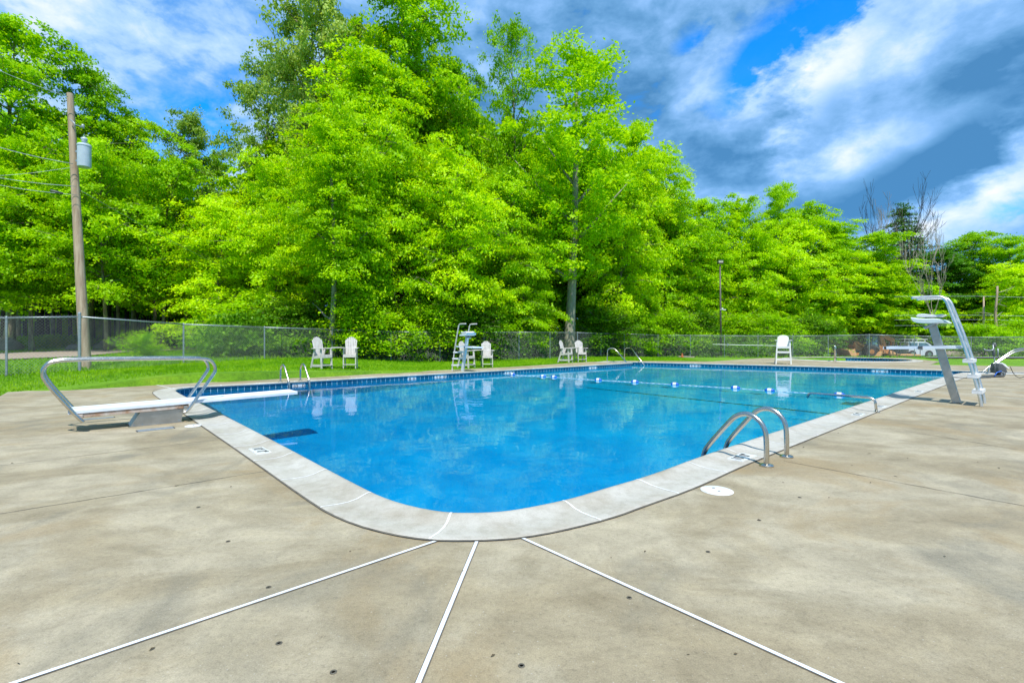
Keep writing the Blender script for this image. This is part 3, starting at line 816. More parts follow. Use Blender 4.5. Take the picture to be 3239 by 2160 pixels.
l2['label'] = 'small far stainless pool ladder behind the diving board tip'
# single low figure-four grab rail
b_ = G(2773, 1304)
e = tag(empty('grab_rail', (b_.x, b_.y, 0), math.atan2(U.y, U.x)), 'low stainless grab rail bending from the deck over the water', 'hand rail')
mb = MB(); mb.tube(fillet([(0,0,0),(0,.02,.20),(0,.10,.245),(0,1.02,.235),(0,1.06,.15)], .07), .021, 12); mb.build('rail_tube', m_steel, e, True)
mb = MB(); mb.lathe((0,0,0), [(.05,.001),(.05,.012),(.03,.02)], 18); mb.build('escutcheon', m_steel, e, 'auto')
# stair handrails at the far corner
def handrail(base, top0, top1, foot, label, Yb):
    e = tag(empty('stair_handrail', (0,0,0)), label, 'hand rail', 'stainless handrails at the far corner steps')
    mb = MB(); mb.tube(fillet([base, top0, top1, foot], .28, 8), .024, 10); mb.build('rail_tube', m_steel, e, True)
    mb = MB(); mb.lathe(base, [(.06,.001),(.06,.015),(.03,.02)], 14); mb.build('escutcheon', m_steel, e, 'auto')
Yh = 24.3
bb = G(1921, 1145.0); bb.y = Yh; handrail(Vector((P(1921,1145,Yh).x, Yh, 0)), Vector((P(1922,1101,Yh).x, Yh, P(1922,1102,Yh).z)), P(1944,1101,Yh-.1), P(1985,1149,Yh-.6), 'left stainless stair handrail at the far pool corner', Yh)
handrail(Vector((P(1976,1142,25.0).x, 25.0, 0)), P(1976,1101,25.0), P(1996,1099.5,24.8), P(2039,1156,23.2), 'right stainless stair handrail at the far pool corner', 25)
# wading pool hand rail post
c = G(2641, 1143.5); mb = MB(); mb.tube(fillet([(0,0,0),(0,0,.80),(.02,.25,.78),(.03,.55,.4),(.03,.6,-.1)], .12), .035, 10)
e = tag(empty('wading_handrail', (c.x, c.y, 0), R(-34)), 'short steel rail standing on the rim of the wading pool', 'hand rail'); mb.build('rail_tube', m_steel, e, True)
mb = MB(); mb.lathe((0,0,0), [(.08,.001),(.08,.02),(.04,.03)], 14); mb.build('escutcheon', m_steel, e, 'auto')

# ------------------------------------------------------------------ diving board
# local frame: x along board towards the pool, y across away from the viewer, origin at tail near corner on the deck
bx = Vector((-5.91, 6.52, 0)); db = tag(empty('diving_board', bx, math.atan2(U.y, U.x)), 'white springboard with long stainless side rails on a low rusty stand', 'diving board')
L, BW, ZT0, ZT1 = 2.95, .46, .300, .338
mb = MB(); hgt = .046
def bz(x): return ZT0+(ZT1-ZT0)*x/L
prof_b = [(0,-.048),(0,-.008),(.006,-.001),(.03,0),(BW-.03,0),(BW-.006,-.001),(BW,-.008),(BW,-.048),(BW-.03,-.048),(BW-.03,-.03),(.03,-.03),(.03,-.048)]
q = len(prof_b); secs = [0,.02,.6,1.2,1.8,2.4,2.93,2.95]
for x in secs:
    for y, z in prof_b: mb.v.append((x, y, bz(x)+z))
for i in range(len(secs)-1):
    for k in range(q): k2 = (k+1)%q; mb.f.append((i*q+k, (i+1)*q+k, (i+1)*q+k2, i*q+k2))
mb.f.append(tuple(range(q))); mb.f.append(tuple((len(secs)-1)*q+k for k in range(q))[::-1])
mb.build('board', m_board, db)
mb = MB(); mb.add([(x, y, bz(x)+.002) for x in (.05, L-.01) for y in (.035, BW-.035)], [(0,2,3,1)]); mb.build('tread', m_boardtop, db)
# frame channels
for y, nm in ((.035, 0), (BW-.035, 1)):
    mb = MB(); mb.prism([(.14, ZT0-.105), (.14, ZT0-.052), (1.36, ZT0-.036), (1.36, ZT0-.092), (1.0, ZT0-.098), (.6, ZT0-.102)], y-.022, y+.022); mb.build('frame_channel', m_rust, db, False, .003)
mb = MB(); mb.box((.12, BW/2, ZT0-.085), (.06, BW+.06, .05)); mb.build('rear_crossbar', m_rust, db, False, .004)
mb = MB(); mb.prism([(.66, .0), (1.27, .0), (1.30, .196), (.775, .196)], .045, .051)
mb.prism([(.66, .0), (1.27, .0), (1.30, .196), (.775, .196)], BW-.051, BW-.045)
mb.prism([(1.26,0),(1.27,0),(1.30,.196),(1.29,.196)], .051, BW-.051); mb.prism([(.66,0),(.67,0),(.785,.196),(.775,.196)], .051, BW-.051)
mb.build('pedestal', m_steel_d, db)
mb = MB(); mb.box((.965, .035, .004), (.66, .05, .008)); mb.box((.965, BW-.035, .004), (.66, .05, .008)); mb.build('base_flange', m_steel_d, db)
for x, z in ((.70,.025),(.80,.025),(1.24,.03)):
    mb = MB(); mb.lathe((x, .040, z), [(.011,0),(.011,.006),(.006,.007)], 6, 'y'); mb.build('bolt', m_galv, db)
for x, z in ((.24, ZT0-.085),(1.22, ZT0-.062)):
    mb = MB(); mb.lathe((x, .008, z), [(.012,0),(.012,.006)], 8, 'y'); mb.build('bolt', m_rust, db)
# side rails in the near plane and in the far plane. solve from pixels in local plane
def dbp(px, py, yl):
    r = (px-CX)/F; ox, oy = bx.x+W.x*yl, bx.y+W.y*yl
    s = (r*oy-ox)/(U.x-r*U.y); Yw = oy+s*U.y
    return (s, yl, H-(py-HY)*Yw/F)
near_px = [(264,1335),(240,1314),(140,1206),(133,1172),(148,1152),(172,1143),(228,1138),(640,1133),(664,1137),(680,1154),(682,1172),(676,1183),(600,1292),(588,1303),(580,1305)]
pts = [dbp(px, py, -.035) for px, py in near_px]; mb = MB(); mb.tube(smoothpath(pts, 2), .023, 14); mb.build('side_rail', m_steel, db, True)
pts2 = [(x, BW+.035, z) for x, y, z in pts]; mb = MB(); mb.tube(smoothpath(pts2, 2), .023, 14); mb.build('side_rail', m_steel, db, True)
mb = MB(); mb.box((pts[0][0]+.02, BW+.03, ZT0-.02), (.09,.04,.03)); mb.box((pts[-2][0], -.01, .22), (.05, .05, .05)); mb.build('rail_bracket', m_steel_d, db, False, .004)

# ------------------------------------------------------------------ lifeguard stands
def make_stand():
    e = empty('lifeguard_stand')
    legp = [(0,0),(.012,.168),(.175,.90),(.298,1.354),(.4366,1.814),(.482,1.965),(.53,2.035),(.60,2.055),(1.004,2.055)]
    for s in (-1, 1):
        mb = MB(); mb.tube(smoothpath([(s*.29, -q, z) for q, z in legp], 2), .027, 12); mb.build('ladder_leg', m_steel_l, e, True)
    for z, f in ((.29,.055),(.575,.115),(.855,.18)):
        st = MB(); st.box((0, -f, z), (.64, .14, .012)); st.box((0, -f+.065, z-.03), (.64, .012, .055)); st.box((0, -f-.065, z-.03), (.64, .012, .055))
        for s in (-1,1): st.box((s*.314, -f, z-.03), (.012, .118, .055))
        for x in (-.28,-.25,.25,.28): st.box((x, -f-.073, z-.03), (.018, .006, .035))
        st.build('step', m_white, e)
    mb = MB()
    for s in (-1, 1):
        mb.beam((s*.25, -.27, 1.085), (s*.25, -1.45, 1.05), .03, .055)
    mb.beam((-.265, -1.44, 1.05), (.265, -1.44, 1.05), .05, .055, Vector((0,0,1)))
    mb.build('platform_frame', m_board, e)
    mb = MB(); mb.beam((0, -.27, 1.09), (0, -1.42, 1.056), .47, .02, Vector((1,0,0))); mb.build('foot_platform', m_board, e, False, .003)
    for x_ in (-.27, .27): mb = MB(); mb.box((x_, -.87, 1.065), (.02, .07, .062)); mb.build('platform_bracket', m_dkgrey, e)
    mb = MB(); mb.beam((0, -.36, 0), (0, -.72, 1.50), .095, .13); mb.build('post', m_steel_d, e, False, .01)
    mb = MB(); mb.beam((0, -.70, 1.50), (0, -.72, 1.54), .22, .30); mb.build('seat_bracket', m_galv, e, False, .008)
    def shell(prof_, hw, name, m):
        mb = MB(); secs = ((-1, .80, -.012), (-.93, .95, -.003), (-.5, 1, -.008), (0, 1, -.012), (.5, 1, -.008), (.93, .95, -.003), (1, .80, -.012)); k_ = len(prof_)
        cy_ = sum(q[0] for q in prof_)/k_; cz_ = sum(q[1] for q in prof_)/k_
        for x, f_, dz in secs:
            for y, z in prof_: mb.v.append((x*hw, -(cy_+(y-cy_)*(.96+.04*f_)), cz_+(z-cz_)*f_+dz*(1 if z > cz_ else 0)))
        for i in range(len(secs)-1):
            for j in range(k_): j2 = (j+1)%k_; mb.f.append((i*k_+j, i*k_+j2, (i+1)*k_+j2, (i+1)*k_+j))
        mb.f.append(tuple(range(k_))[::-1]); mb.f.append(tuple((len(secs)-1)*k_+j for j in range(k_)))
        return mb.build(name, m, e, 'auto')
    shell([(1.02,1.675),(.99,1.60),(.93,1.555),(.80,1.540),(.60,1.542),(.47,1.535),(.46,1.548),(.50,1.592),(.56,1.622),(.66,1.640),(.80,1.642),(.92,1.655)], .25, 'seat', m_ltblue)
    shell([(.93,1.672),(.945,1.70),(.92,1.732),(.84,1.742),(.74,1.722),(.62,1.712),(.545,1.722),(.53,1.712),(.56,1.678),(.60,1.662),(.72,1.658),(.84,1.662)], .22, 'backrest', m_white)
    return e
st1 = make_stand(); tag(st1, 'large stainless lifeguard stand with white steps on the right deck', 'lifeguard stand', 'pedestal lifeguard stands')
st1.location = (8.82, 9.18, 0); st1.rotation_euler.z = math.atan2(U.y, U.x)      # local -y must face the pool (W)
st1.rotation_euler.z += math.pi
st2 = copy_tree(st1); st2.location = (-2.02, 18.19, 0); st2.rotation_euler.z = math.atan2(U.y, U.x); st2.scale = (.84,)*3
for c_ in st2.children:
    if c_.name.startswith('ladder_leg') or c_.name.startswith('post'):
        c_.data = c_.data.copy(); c_.data.materials[0] = m_resin if c_.name.startswith('ladder') else m_ltblue
st2['label'] = 'distant pedestal lifeguard stand on the far deck with white side steps'

# ------------------------------------------------------------------ white lifeguard chair (high chair)
def highchair(loc, rz):
    e = tag(empty('lifeguard_chair', loc, rz), 'tall white lifeguard chair with curved back at the pool far edge', 'lifeguard chair')
    fl_, fr_, bl_, br_ = (-.30,0,0),(.30,0,0),(-.33,.72,0),(.33,.72,0)
    tops = {'fl':(-.25,.10,1.08),'fr':(.25,.10,1.08),'bl':(-.25,.48,.74),'br':(.25,.48,.74)}
    for k, p in (('fl',fl_),('fr',fr_),('bl',bl_),('br',br_)):
        mb = MB(); mb.beam(p, tops[k], .055, .06); mb.build('leg', m_resin2, e, False, .006)
    def lerp(a_, b_, t): return [a_[i]+(b_[i]-a_[i])*t for i in range(3)]
    for t in (.20, .51):
        mb = MB(); a_, b_ = lerp(fl_, tops['fl'], t), lerp(fr_, tops['fr'], t); mb.beam(a_, b_, .05, .085, Vector((0,1,0)))
        mb.build('step', m_resin2, e, False, .005)
        mb = MB()
        for q0, k0, q1, k1 in ((fl_,'fl',bl_,'bl'),(fr_,'fr',br_,'br')):
            z = lerp(q0, tops[k0], t)[2]; mb.beam(lerp(q0, tops[k0], t), lerp(q1, tops[k1], z/tops[k1][2]), .03, .075)
        mb.build('side_brace', m_resin2, e, False, .005)
    mb = MB()
    for k in range(5): mb.box((0, .10+k*.095, .80-.012*k), (.52, .085, .028))
    mb.box((0, .05, .775), (.56, .03, .10)); mb.build('seat', m_resin2, e, False, .005)
    mb = MB(); pts = []; n = 12; w0 = .22
    outl = [(-w0, .80)]+[(-w0-.01+.0*i, .80+.40*i/3) for i in range(1, 4)]+[(math.cos(math.pi-math.pi*i/n)*(w0+.01), 1.20+.13*math.sin(math.pi*i/n)) for i in range(1, n)]+[(w0+.01, 1.20), (w0, .80)]
    m_ = len(outl)
    vs = [(x, .44+(z-.8)*.22, z) for x, z in outl]+[(x, .47+(z-.8)*.22, z) for x, z in outl]
    mb.add(vs, [tuple(range(m_)), tuple(range(2*m_-1, m_-1, -1))]+[((i+1)%m_, i, i+m_, (i+1)%m_+m_) for i in range(m_)]); mb.build('backrest', m_resin2, e, False, .006)
    for s in (-1, 1):
        mb = MB(); mb.box((s*.29, .27, 1.09), (.11, .52, .025)); mb.build('armrest', m_resin2, e, False, .005)
        mb = MB(); mb.beam((s*.25,.48,.74), (s*.24,.50,1.08), .05, .06); mb.build('back_support', m_resin2, e, False, .005)
    return e
fl0 = G(2459, 1152.6); highchair((12.33, 22.25, 0), R(-27))

# ------------------------------------------------------------------ tall adirondack pairs
def make_pair():
    e = empty('adirondack_pair')
    for cx, rz in ((-.47, R(24)), (.47, R(-24))):
        M = Matrix.Translation((cx, 0, 0)) @ Matrix.Rotation(rz, 4, 'Z')
        def T(o): o.data.transform(M); return o
        for x in (-.245, .245):
            mb = MB(); mb.beam((x, -.02, 0), (x, .03, .70), .035, .085); T(mb.build('leg', m_resin, e, False, .004))
            mb = MB(); mb.beam((x, .66, 0), (x, .40, .70), .035, .085); T(mb.build('leg', m_resin, e, False, .004))
            mb = MB(); mb.box((x*1.12, .20, .715), (.12, .62, .024)); T(mb.build('armrest', m_resin, e, False, .005))
            mb = MB(); mb.beam((x*.98, .02, .14), (x*.98, .60, .13), .025, .08); mb.beam((x*.98, 0.0, .45), (x*.98, .56, .40), .025, .09); T(mb.build('side_rail', m_resin, e, False, .004))
        mb = MB()
        for k in range(6): mb.box((0, .0+k*.075, .495-.010*k), (.50, .066, .022))
        T(mb.build('seat', m_resin, e, False, .004))
        mb = MB(); mb.box((0, -.035, .44), (.50, .025, .085)); T(mb.build('apron', m_resin, e, False, .004))
        mb = MB(); mb.box((0, -.03, .15), (.52, .10, .022)); T(mb.build('footrest', m_resin, e, False, .004))
        mb = MB(); ns = 7
        for k in range(ns):
            t = (k-(ns-1)/2)/((ns-1)/2); top = 1.10-.10*abs(t)**2.0; xb, xt = t*.175, t*.215; ww = .029
            y0, y1 = .40, .57; yy = -.035*(1-abs(t)**2)*-1
            vs = []
            for yo in (0, .022):
                for x0, z0, y in ((xb-ww*.82, .43, y0+yy*.5), (xb+ww*.82, .43, y0+yy*.5), (xt+ww, top-.015*max(0, t)*2, y1+yy), (xt, top+.012, y1+yy), (xt-ww, top+.015*min(0, t)*2, y1+yy)):
                    vs.append((x0, y+yo, z0))
            mb.add(vs, [(0,1,2,3,4),(9,8,7,6,5)]+[((i+1)%5, i, i+5, (i+1)%5+5) for i in range(5)])
        mb.beam((-.22, .52, .72), (.22, .52, .72), .03, .06, Vector((0,1,0))); mb.beam((-.2, .60, .98), (.2, .60, .98), .02, .05, Vector((0,1,0)))
        T(mb.build('backrest', m_resin, e))
    mb = MB(); mb.prism([(0,0)]*3, 0, 0); mb.v = []; mb.f = []
    mb.add([(-.24,-.06,.728),(.24,-.06,.728),(.20,.40,.728),(-.20,.40,.728),(-.24,-.06,.75),(.24,-.06,.75),(.20,.40,.75),(-.20,.40,.75)], [(0,3,2,1),(4,5,6,7),(0,1,5,4),(1,2,6,5),(2,3,7,6),(3,0,4,7)])
    mb.build('tabletop', m_resin, e, False, .004)
    return e
pr = make_pair()
tag(pr, 'grey resin tall chair pair joined by a table, behind the far pool ladder', 'chair pair', 'joined tall adirondack chairs on the lawn')
for i, (px, py, Yy, rz, lab) in enumerate(((1070,0,16.75,34,None), (1517,0,20.3,32,'grey resin tall chair pair partly behind the distant lifeguard stand'), (1823,0,24.3,34,'grey resin tall chair pair in front of the thick tree trunk'))):
    o = pr if i == 0 else copy_tree(pr); c = D2(px, Yy); o.location = (c.x, Yy+.0, max(-.03, c.z-.03)); o.rotation_euler.z = R(rz); o.scale = (.82, .9, 1.0)
    if lab: o['label'] = lab

# ------------------------------------------------------------------ float rope
rope = tag(empty('float_rope', (3, 14, 0)), 'rope with blue and white floats across the pool', 'float rope')
rp = []
for px, py in ((1590,1182),(1622,1185.5),(1718,1191.5),(1753,1193.5),(1893,1203),(2009,1209),(2135,1217),(2327,1228.5),(2435,1236.5),(2655,1250),(2715,1254),(2760,1258)):
    g_ = G(px, py, WATER_Z); rp.append(Vector((g_.x, g_.y, WATER_Z+.004)))
rp[-1].z -= .05
# two strands twisted so the rope reads dashed
mb = MB(); path = []
for a_, b_ in zip(rp, rp[1:]):
    k = max(2, int((b_-a_).length/.05)); path += [a_.lerp(b_, i/k) for i in range(k)]
for ph in (0, math.pi):
    pts = []
    for i, p in enumerate(path):
        tt = (path[min(i+1, len(path)-1)]-path[max(i-1, 0)]).normalized(); sd = tt.cross(Vector((0,0,1)))
        a_ = i*.9+ph; pts.append(p+sd*.007*math.cos(a_)+Vector((0,0,.007*math.sin(a_))))
    mb.tube(pts, .0065, 5)
under(rope, mb.build('rope', m_rope, None, True))
for i in range(1, 10):
    p = rp[i]; tt = (rp[i+1]-rp[i-1]).normalized(); rot = tt.to_track_quat('X', 'Z').to_matrix()
    mb = MB(); fr = .056; L2 = .10
    prof_f = [(.012,-L2-.02),(.03,-L2-.01),(fr*.85,-L2+.02),(fr,-L2*.6),(fr,-.045)]
    mb.lathe((0,0,0), prof_f, 16, 'x'); mb.lathe((0,0,0), [(fr,.045),(fr,L2*.6),(fr*.85,L2-.02),(.03,L2+.01),(.012,L2+.02)], 16, 'x')
    mb.v = [tuple(p+rot@Vector(v)+Vector((0,0,.01))) for v in mb.v]
    f_ = under(rope, mb.build('float', m_floatblue, None, 'auto'))
    mb = MB(); mb.lathe((0,0,0), [(fr+.001,-.046),(fr+.001,.046)], 16, 'x'); mb.v = [tuple(p+rot@Vector(v)+Vector((0,0,.01))) for v in mb.v]
    k = mb.build('float_band', m_white, None, 'auto'); k.parent = f_; k.matrix_parent_inverse = Matrix.Identity(4)

# ------------------------------------------------------------------ pool vacuum cart and curved rail at the far right
c = G(3172, 1193); cart = tag(empty('pool_cleaner_cart', (c.x, c.y, 0), R(8)), 'pool cleaner robot on a small wheeled caddy with upright handle', 'pool cleaner')
for x, y in ((-.02,0),(.09,.16)):
    mb = MB(); mb.lathe((x, y, .112), [(.05,-.03),(.085,-.028),(.108,-.022),(.112,0),(.108,.022),(.085,.028),(.05,.03)], 22, 'y'); wv = mb.build('wheel', m_black, cart, 'auto')
    mb = MB(); mb.lathe((x, y-.032, .112), [(.078,0),(.078,.004)], 18, 'y')
    mb.build('hub', m_galv, wv)
    mb = MB()
    for a in range(5):
        a_ = a*2*math.pi/5; mb.beam((x, y-.036, .112), (x+.078*math.cos(a_), y-.036, .112+.078*math.sin(a_)), .02, .006, Vector((0,1,0)))
    mb.build('spoke', m_dkgrey, wv)
mb = MB(); mb.prism([(-.16,.13),(.05,.10),(.16,.16),(.10,.32),(-.02,.42),(-.13,.44),(-.17,.30)], -.02, .24); mb.build('robot_body', m_dkgrey, cart, False, .02)
mb = MB(); mb.prism([(-.03,.42),(.10,.33),(.24,.24),(.25,.28),(.12,.40),(0,.455)], .0, .22); mb.build('robot_cover', m_white, cart, False, .01)
mb = MB(); mb.beam((-.62,.05,.03), (.0,.05,.05), .18, .045, Vector((0,1,0))); mb.beam((-.85,.05,.012), (-.6,.05,.03), .20, .02, Vector((0,1,0))); mb.build('base_tray', m_dkgrey, cart, False, .006)
mb = MB(); mb.tube([(-.15,.08,.10),(-.19,.08,.5),(-.25,.08,1.02)], .014, 8); mb.build('handle_tube', m_galv, cart, True)
mb = MB(); mb.tube(fillet([(-.58,.08,.88),(-.50,.08,.84),(-.27,.08,.84),(-.22,.08,.95)], .05), .018, 8); mb.tube([(-.08,.06,.62),(-.10,.06,.90)], .014, 8); mb.build('handlebar', m_galv, cart, True)
mb = MB(); mb.lathe((-.20,.08,1.03), [(.02,-.10),(.045,-.07),(.05,.0),(.03,.05),(.01,.06)], 10); mb.lathe((-.22,.08,.80), [(.02,-.16),(.035,-.10),(.035,.06),(.02,.09)], 10); mb.build('grip', m_dkgrey, cart, True)
mb = MB(); mb.tube(fillet([(-.38,-.06,.03),(-.30,-.06,.16),(-.12,-.06,.20)], .06), .014, 8); mb.build('blue_hose', m_floatblue, cart, True)
mb = MB(); mb.tube(smoothpath([G(2999,1190,.012), G(3040,1194.5,.012), G(3090,1196,.012), G(3135,1194,.012)]), .011, 6)
tag(mb.build('hose', m_dkgrey, None, True), 'thin dark hose lying along the coping behind the lifeguard stand', 'hose')
mb = MB(); mb.tube(smoothpath([P(3196,1160,15.1), P(3206,1182,15.2), G(3222,1196,.012), G(3245,1190,.012), G(3290,1196,.012)]), .009, 6)
tag(mb.build('power_cable', m_black, None, True), 'black power cable curling off the pool cleaner caddy', 'cable')
e = tag(empty('step_handrail', (0,0,0)), 'long curved stainless step rail cut by the right edge', 'hand rail')
Yr = 17.2
for off, pxs in ((0, [(3108,1177),(3130,1158),(3165,1135),(3200,1110),(3222,1103),(3262,1101),(3290,1130),(3292,1180)]), (-.55, [(3126,1178),(3128,1165),(3150,1152),(3195,1120),(3224,1108),(3266,1107),(3296,1135),(3298,1182)])):
    mb = MB(); mb.tube(smoothpath([P(x, y, Yr+off) for x, y in pxs]), .026, 10); mb.build('rail_tube', m_steel, e, True)

# ------------------------------------------------------------------ utility pole, wires, lamp
pb = D2(272, 15.6); ptop = P(222, 297, 15.9)
up = tag(empty('utility_pole', (pb.x, pb.y, pb.z)), 'leaning weathered wooden utility pole behind the left fence', 'utility pole')
mb = MB(); n = 10; ax = [Vector((0,0,-.2)).lerp(Vector(ptop)-pb, i/n) for i in range(n+1)]; mb.tube(ax, .155, 18, True, .088); mb.build('pole_shaft', m_pole, up, 'auto')
def onp(px, py, Yd=15.7): return P(px, py, Yd)-pb
mb = MB(); c0 = onp(267, 530, 15.7); mb.lathe(c0, [(.155,0),(.175,.015),(.178,.05),(.178,.66),(.19,.67),(.19,.70),(.165,.735),(.08,.755)], 24); tr = mb.build('transformer', m_transf, up, 'auto')
mb = MB(); mb.lathe(c0+Vector((0,0,.755)), [(.05,0),(.05,.05),(.085,.07),(.05,.09),(.085,.12),(.09,.17),(.05,.2),(.015,.22)], 14); mb.build('bushing', m_transf, tr, True)
mb = MB(); mb.tube([c0+Vector((0,0,.96)), c0+Vector((.06,0,1.02)), c0+Vector((.14,0,1.03))], .008, 6); mb.build('bushing_lead', m_galv, tr, True)
for z_ in (.5, .2): mb = MB(); mb.box(c0+Vector((-.19,0,z_)), (.10,.10,.06)); mb.build('transformer_bracket', m_galv, tr)
mb = MB(); mb.tube([onp(238,395), onp(260,402), onp(266,407)], .012, 6); mb.lathe(onp(263,400), [(.035,-.06),(.045,-.04),(.045,.03),(.03,.06)], 10); mb.tube([onp(222,378), onp(236,390), onp(238,405)], .02, 6); mb.build('cutout_bracket', m_galv, up, True)
def wire(a_, b_, r, label, sag=.3):
    pts = [a_.lerp(b_, i/12)-Vector((0,0,sag*math.sin(math.pi*i/12))) for i in range(13)]
    mb = MB(); mb.tube(pts, r*.75, 5); o = mb.build('overhead_wire', m_galv, None, True); return tag(o, label, 'wire', 'overhead wires at the left utility pole')
A0 = 15.6
wire(P(216,307,A0), P(-260,90,13.5), .012, 'topmost overhead wire leaving the utility pole top', .15)
wire(P(232,519,A0), P(-260,375,13.5), .014, 'thick overhead wire meeting the pole just below the transformer', .15)
wire(P(233,529,A0), P(-200,560,13.5), .007, 'thin overhead wire with slack just below the transformer', .1)
wire(P(240,590,A0), P(-260,500,13.5), .011, 'overhead wire tied to the pole at mid height', .15)
wire(P(243,617,A0), P(-260,520,13.5), .010, 'lowest overhead wire carrying a dark splice left of the pole', .15)
wire(P(250,600,A0+.2), P(860,905,30), .008, 'thin wire slanting down from the pole into the trees', .25)
mb = MB(); mb.tube([P(160,603,15.1), P(200,613,15.3)], .035, 8); tag(mb.build('wire_splice', m_dkgrey, None, True), 'dark splice case hanging on the lowest wire beside the pole', 'splice case')
YL = 36.0; lb = D2(2281, YL); lamp = tag(empty('lamp_post', tuple(lb)), 'slender dark lamp post with square head before the trees', 'lamp post')
tp = P(2278, 838, YL)-lb
mb = MB(); mb.tube([Vector((0,0,-.1)), tp], .085, 10, True, .05); mb.build('shaft', m_lamp, lamp, True)
mb = MB(); mb.box(tp+Vector((0,0,.12)), (.34,.34,.10)); mb.box(tp+Vector((0,0,.32)), (.38,.38,.03)); mb.build('lamp_head', m_lamp, lamp, False, .01)
mb = MB(); mb.box(tp+Vector((0,0,.235)), (.32,.32,.13)); mb.build('lamp_glass', m_lens, lamp)
hz = P(2283, 980, YL)-lb; mb = MB(); mb.box(hz+Vector((.08,-.05,0)), (.42,.10,.06)); mb.box(hz+Vector((.0,-.1,.07)), (.12,.14,.12)); mb.build('floodlight', m_white, lamp, False, .01)
# long reaching pole hung on the fence
mb = MB(); mb.tube([P(2254,1089,34.3), P(2330,1091,34.3), P(2462,1093.5,34.3)], .02, 8)
rpz = tag(mb.build('reach_pole', m_white, None, True), 'long white rescue pole hung sideways on the fence behind the guard chair', 'rescue pole')
mb = MB(); mb.box(P(2302,1090,34.25), (.08,.08,.18)); mb.build('pole_hook', m_galv, rpz)
c = GT(2255, 1133); mb = MB(); mb.lathe((0,0,0), [(.09,0),(.09,.10),(.05,.14),(.05,.26),(.02,.28)], 10)
o = mb.build('ground_valve', m_pink, None, 'auto'); o.location = (c.x, 33.5, terrain(c.x, 33.5)); mb = MB(); mb.tube([(-.25,0,.05),(.0,0,.05),(.8,-.1,.02)], .04, 8); mb.build('valve_pipe', m_deadp, o)
tag(o, 'small orange ground valve by the lamp post foot', 'valve')

# ------------------------------------------------------------------ backhoe and pickup, rocks, far things
YV = 50.0; sV = YV/F
def XZ(px, py, Yv=YV): p = P(px, py, Yv); return (p.x, p.z)
def pm(mb, pts, y0, y1): mb.prism([XZ(*p) for p in pts][::-1], y0, y1)
def wheel(mb, px, py, rpx, yc, wd):
    x, z = XZ(px, py); r = rpx*sV
    mb.lathe((x, yc, z), [(r*.45,-wd/2),(r*.9,-wd/2),(r,-wd*.35),(r,wd*.35),(r*.9,wd/2),(r*.45,wd/2)], 22, 'y')
    for k in range(18):
        a_ = k*math.pi/9; rot = Matrix.Rotation(-a_, 3, 'Y'); mb.box((x+r*math.cos(a_), yc, z+r*math.sin(a_)), (.05, wd, .10), rot)
bh = tag(empty('backhoe_loader', (0,0,0)), 'muddy orange backhoe loader parked behind the fence', 'backhoe')
mb = MB(); pm(mb, [(2655,1105),(2677,1104),(2684,1128),(2668,1129)], 48.7, 50.9); mb.build('front_bucket', m_tan, bh, False, .02)
for px, py, r, w_, nm in ((2690,1118,11.5,.32,'front_wheel'), (2733,1111,18,.46,'rear_wheel')):
    for yc in (49.1, 50.9):
        mb = MB(); wheel(mb, px, py, r, yc, w_); wv = mb.build(nm, m_black, bh)
        mb = MB(); x, z = XZ(px, py); mb.lathe((x, yc-w_/2-.01, z), [(r*sV*.42,0),(r*sV*.42,.04),(r*sV*.2,.05)], 14, 'y'); mb.build('rim', m_orange, wv)
mb = MB(); pm(mb, [(2690,1090),(2722,1086),(2724,1108),(2692,1108)], 49.5, 50.5); mb.build('engine_hood', m_orange, bh, False, .03)
mb = MB(); pm(mb, [(2688,1080),(2694,1078),(2722,1094),(2720,1100)], 49.25, 49.4); pm(mb, [(2686,1082),(2692,1080),(2699,1106),(2680,1112),(2678,1107),(2692,1102)], 49.25, 49.4)
mb.build('loader_arm', m_orange, bh); mb = MB(); pm(mb, [(2688,1080),(2694,1078),(2722,1094),(2720,1100)], 50.6, 50.75); mb.build('loader_arm', m_orange, bh)
mb = MB()
for px in (2723, 2741, 2765):
    for y in (49.35, 50.65): x, z = XZ(px, 1106); x2, z2 = XZ(px+(2 if px < 2740 else 0), 1059); mb.beam((x, y, z), (x2, y, z2), .09, .09)
pm(mb, [(2720,1056),(2768,1056),(2769,1060),(2720,1060)], 49.2, 50.8); mb.build('cab_frame', m_dkgrey, bh, False, .01)
mb = MB(); pm(mb, [(2745,1062),(2763,1062),(2763,1098),(2745,1098)], 49.38, 49.41); pm(mb, [(2727,1062),(2740,1062),(2740,1090),(2727,1090)], 49.38, 49.41); mb.build('cab_glass', m_glass, bh)
mb = MB(); pm(mb, [(2716,1096),(2722,1090),(2742,1090),(2758,1099),(2756,1103),(2738,1095),(2724,1096),(2718,1101)], 48.85, 49.4); mb.build('fender', m_dkgrey, bh)
mb = MB(); pm(mb, [(2768,1104),(2800,1104),(2800,1118),(2768,1118)], 49.4, 50.6); pm(mb, [(2772,1090),(2790,1094),(2796,1108),(2774,1108)], 49.6, 50.4); mb.build('rear_chassis', m_orange, bh, False, .02)
mb = MB(); pm(mb, [(2777,1063),(2785,1060),(2797,1080),(2803,1104),(2790,1106),(2783,1084)], 49.8, 50.2); mb.build('boom', m_orange, bh, False, .02)
mb = MB(); pm(mb, [(2784,1060),(2806,1062),(2826,1070),(2828,1088),(2820,1093),(2814,1078),(2798,1072)], 49.85, 50.15); mb.build('dipper_arm', m_orange, bh, False, .02)
mb = MB(); pm(mb, [(2796,1110),(2802,1107),(2822,1120),(2820,1125),(2802,1124)], 49.2, 49.9); pm(mb, [(2738,1129),(2752,1112),(2758,1110),(2756,1120),(2746,1129)], 48.5, 48.9); mb.build('stabilizer', m_tan, bh)
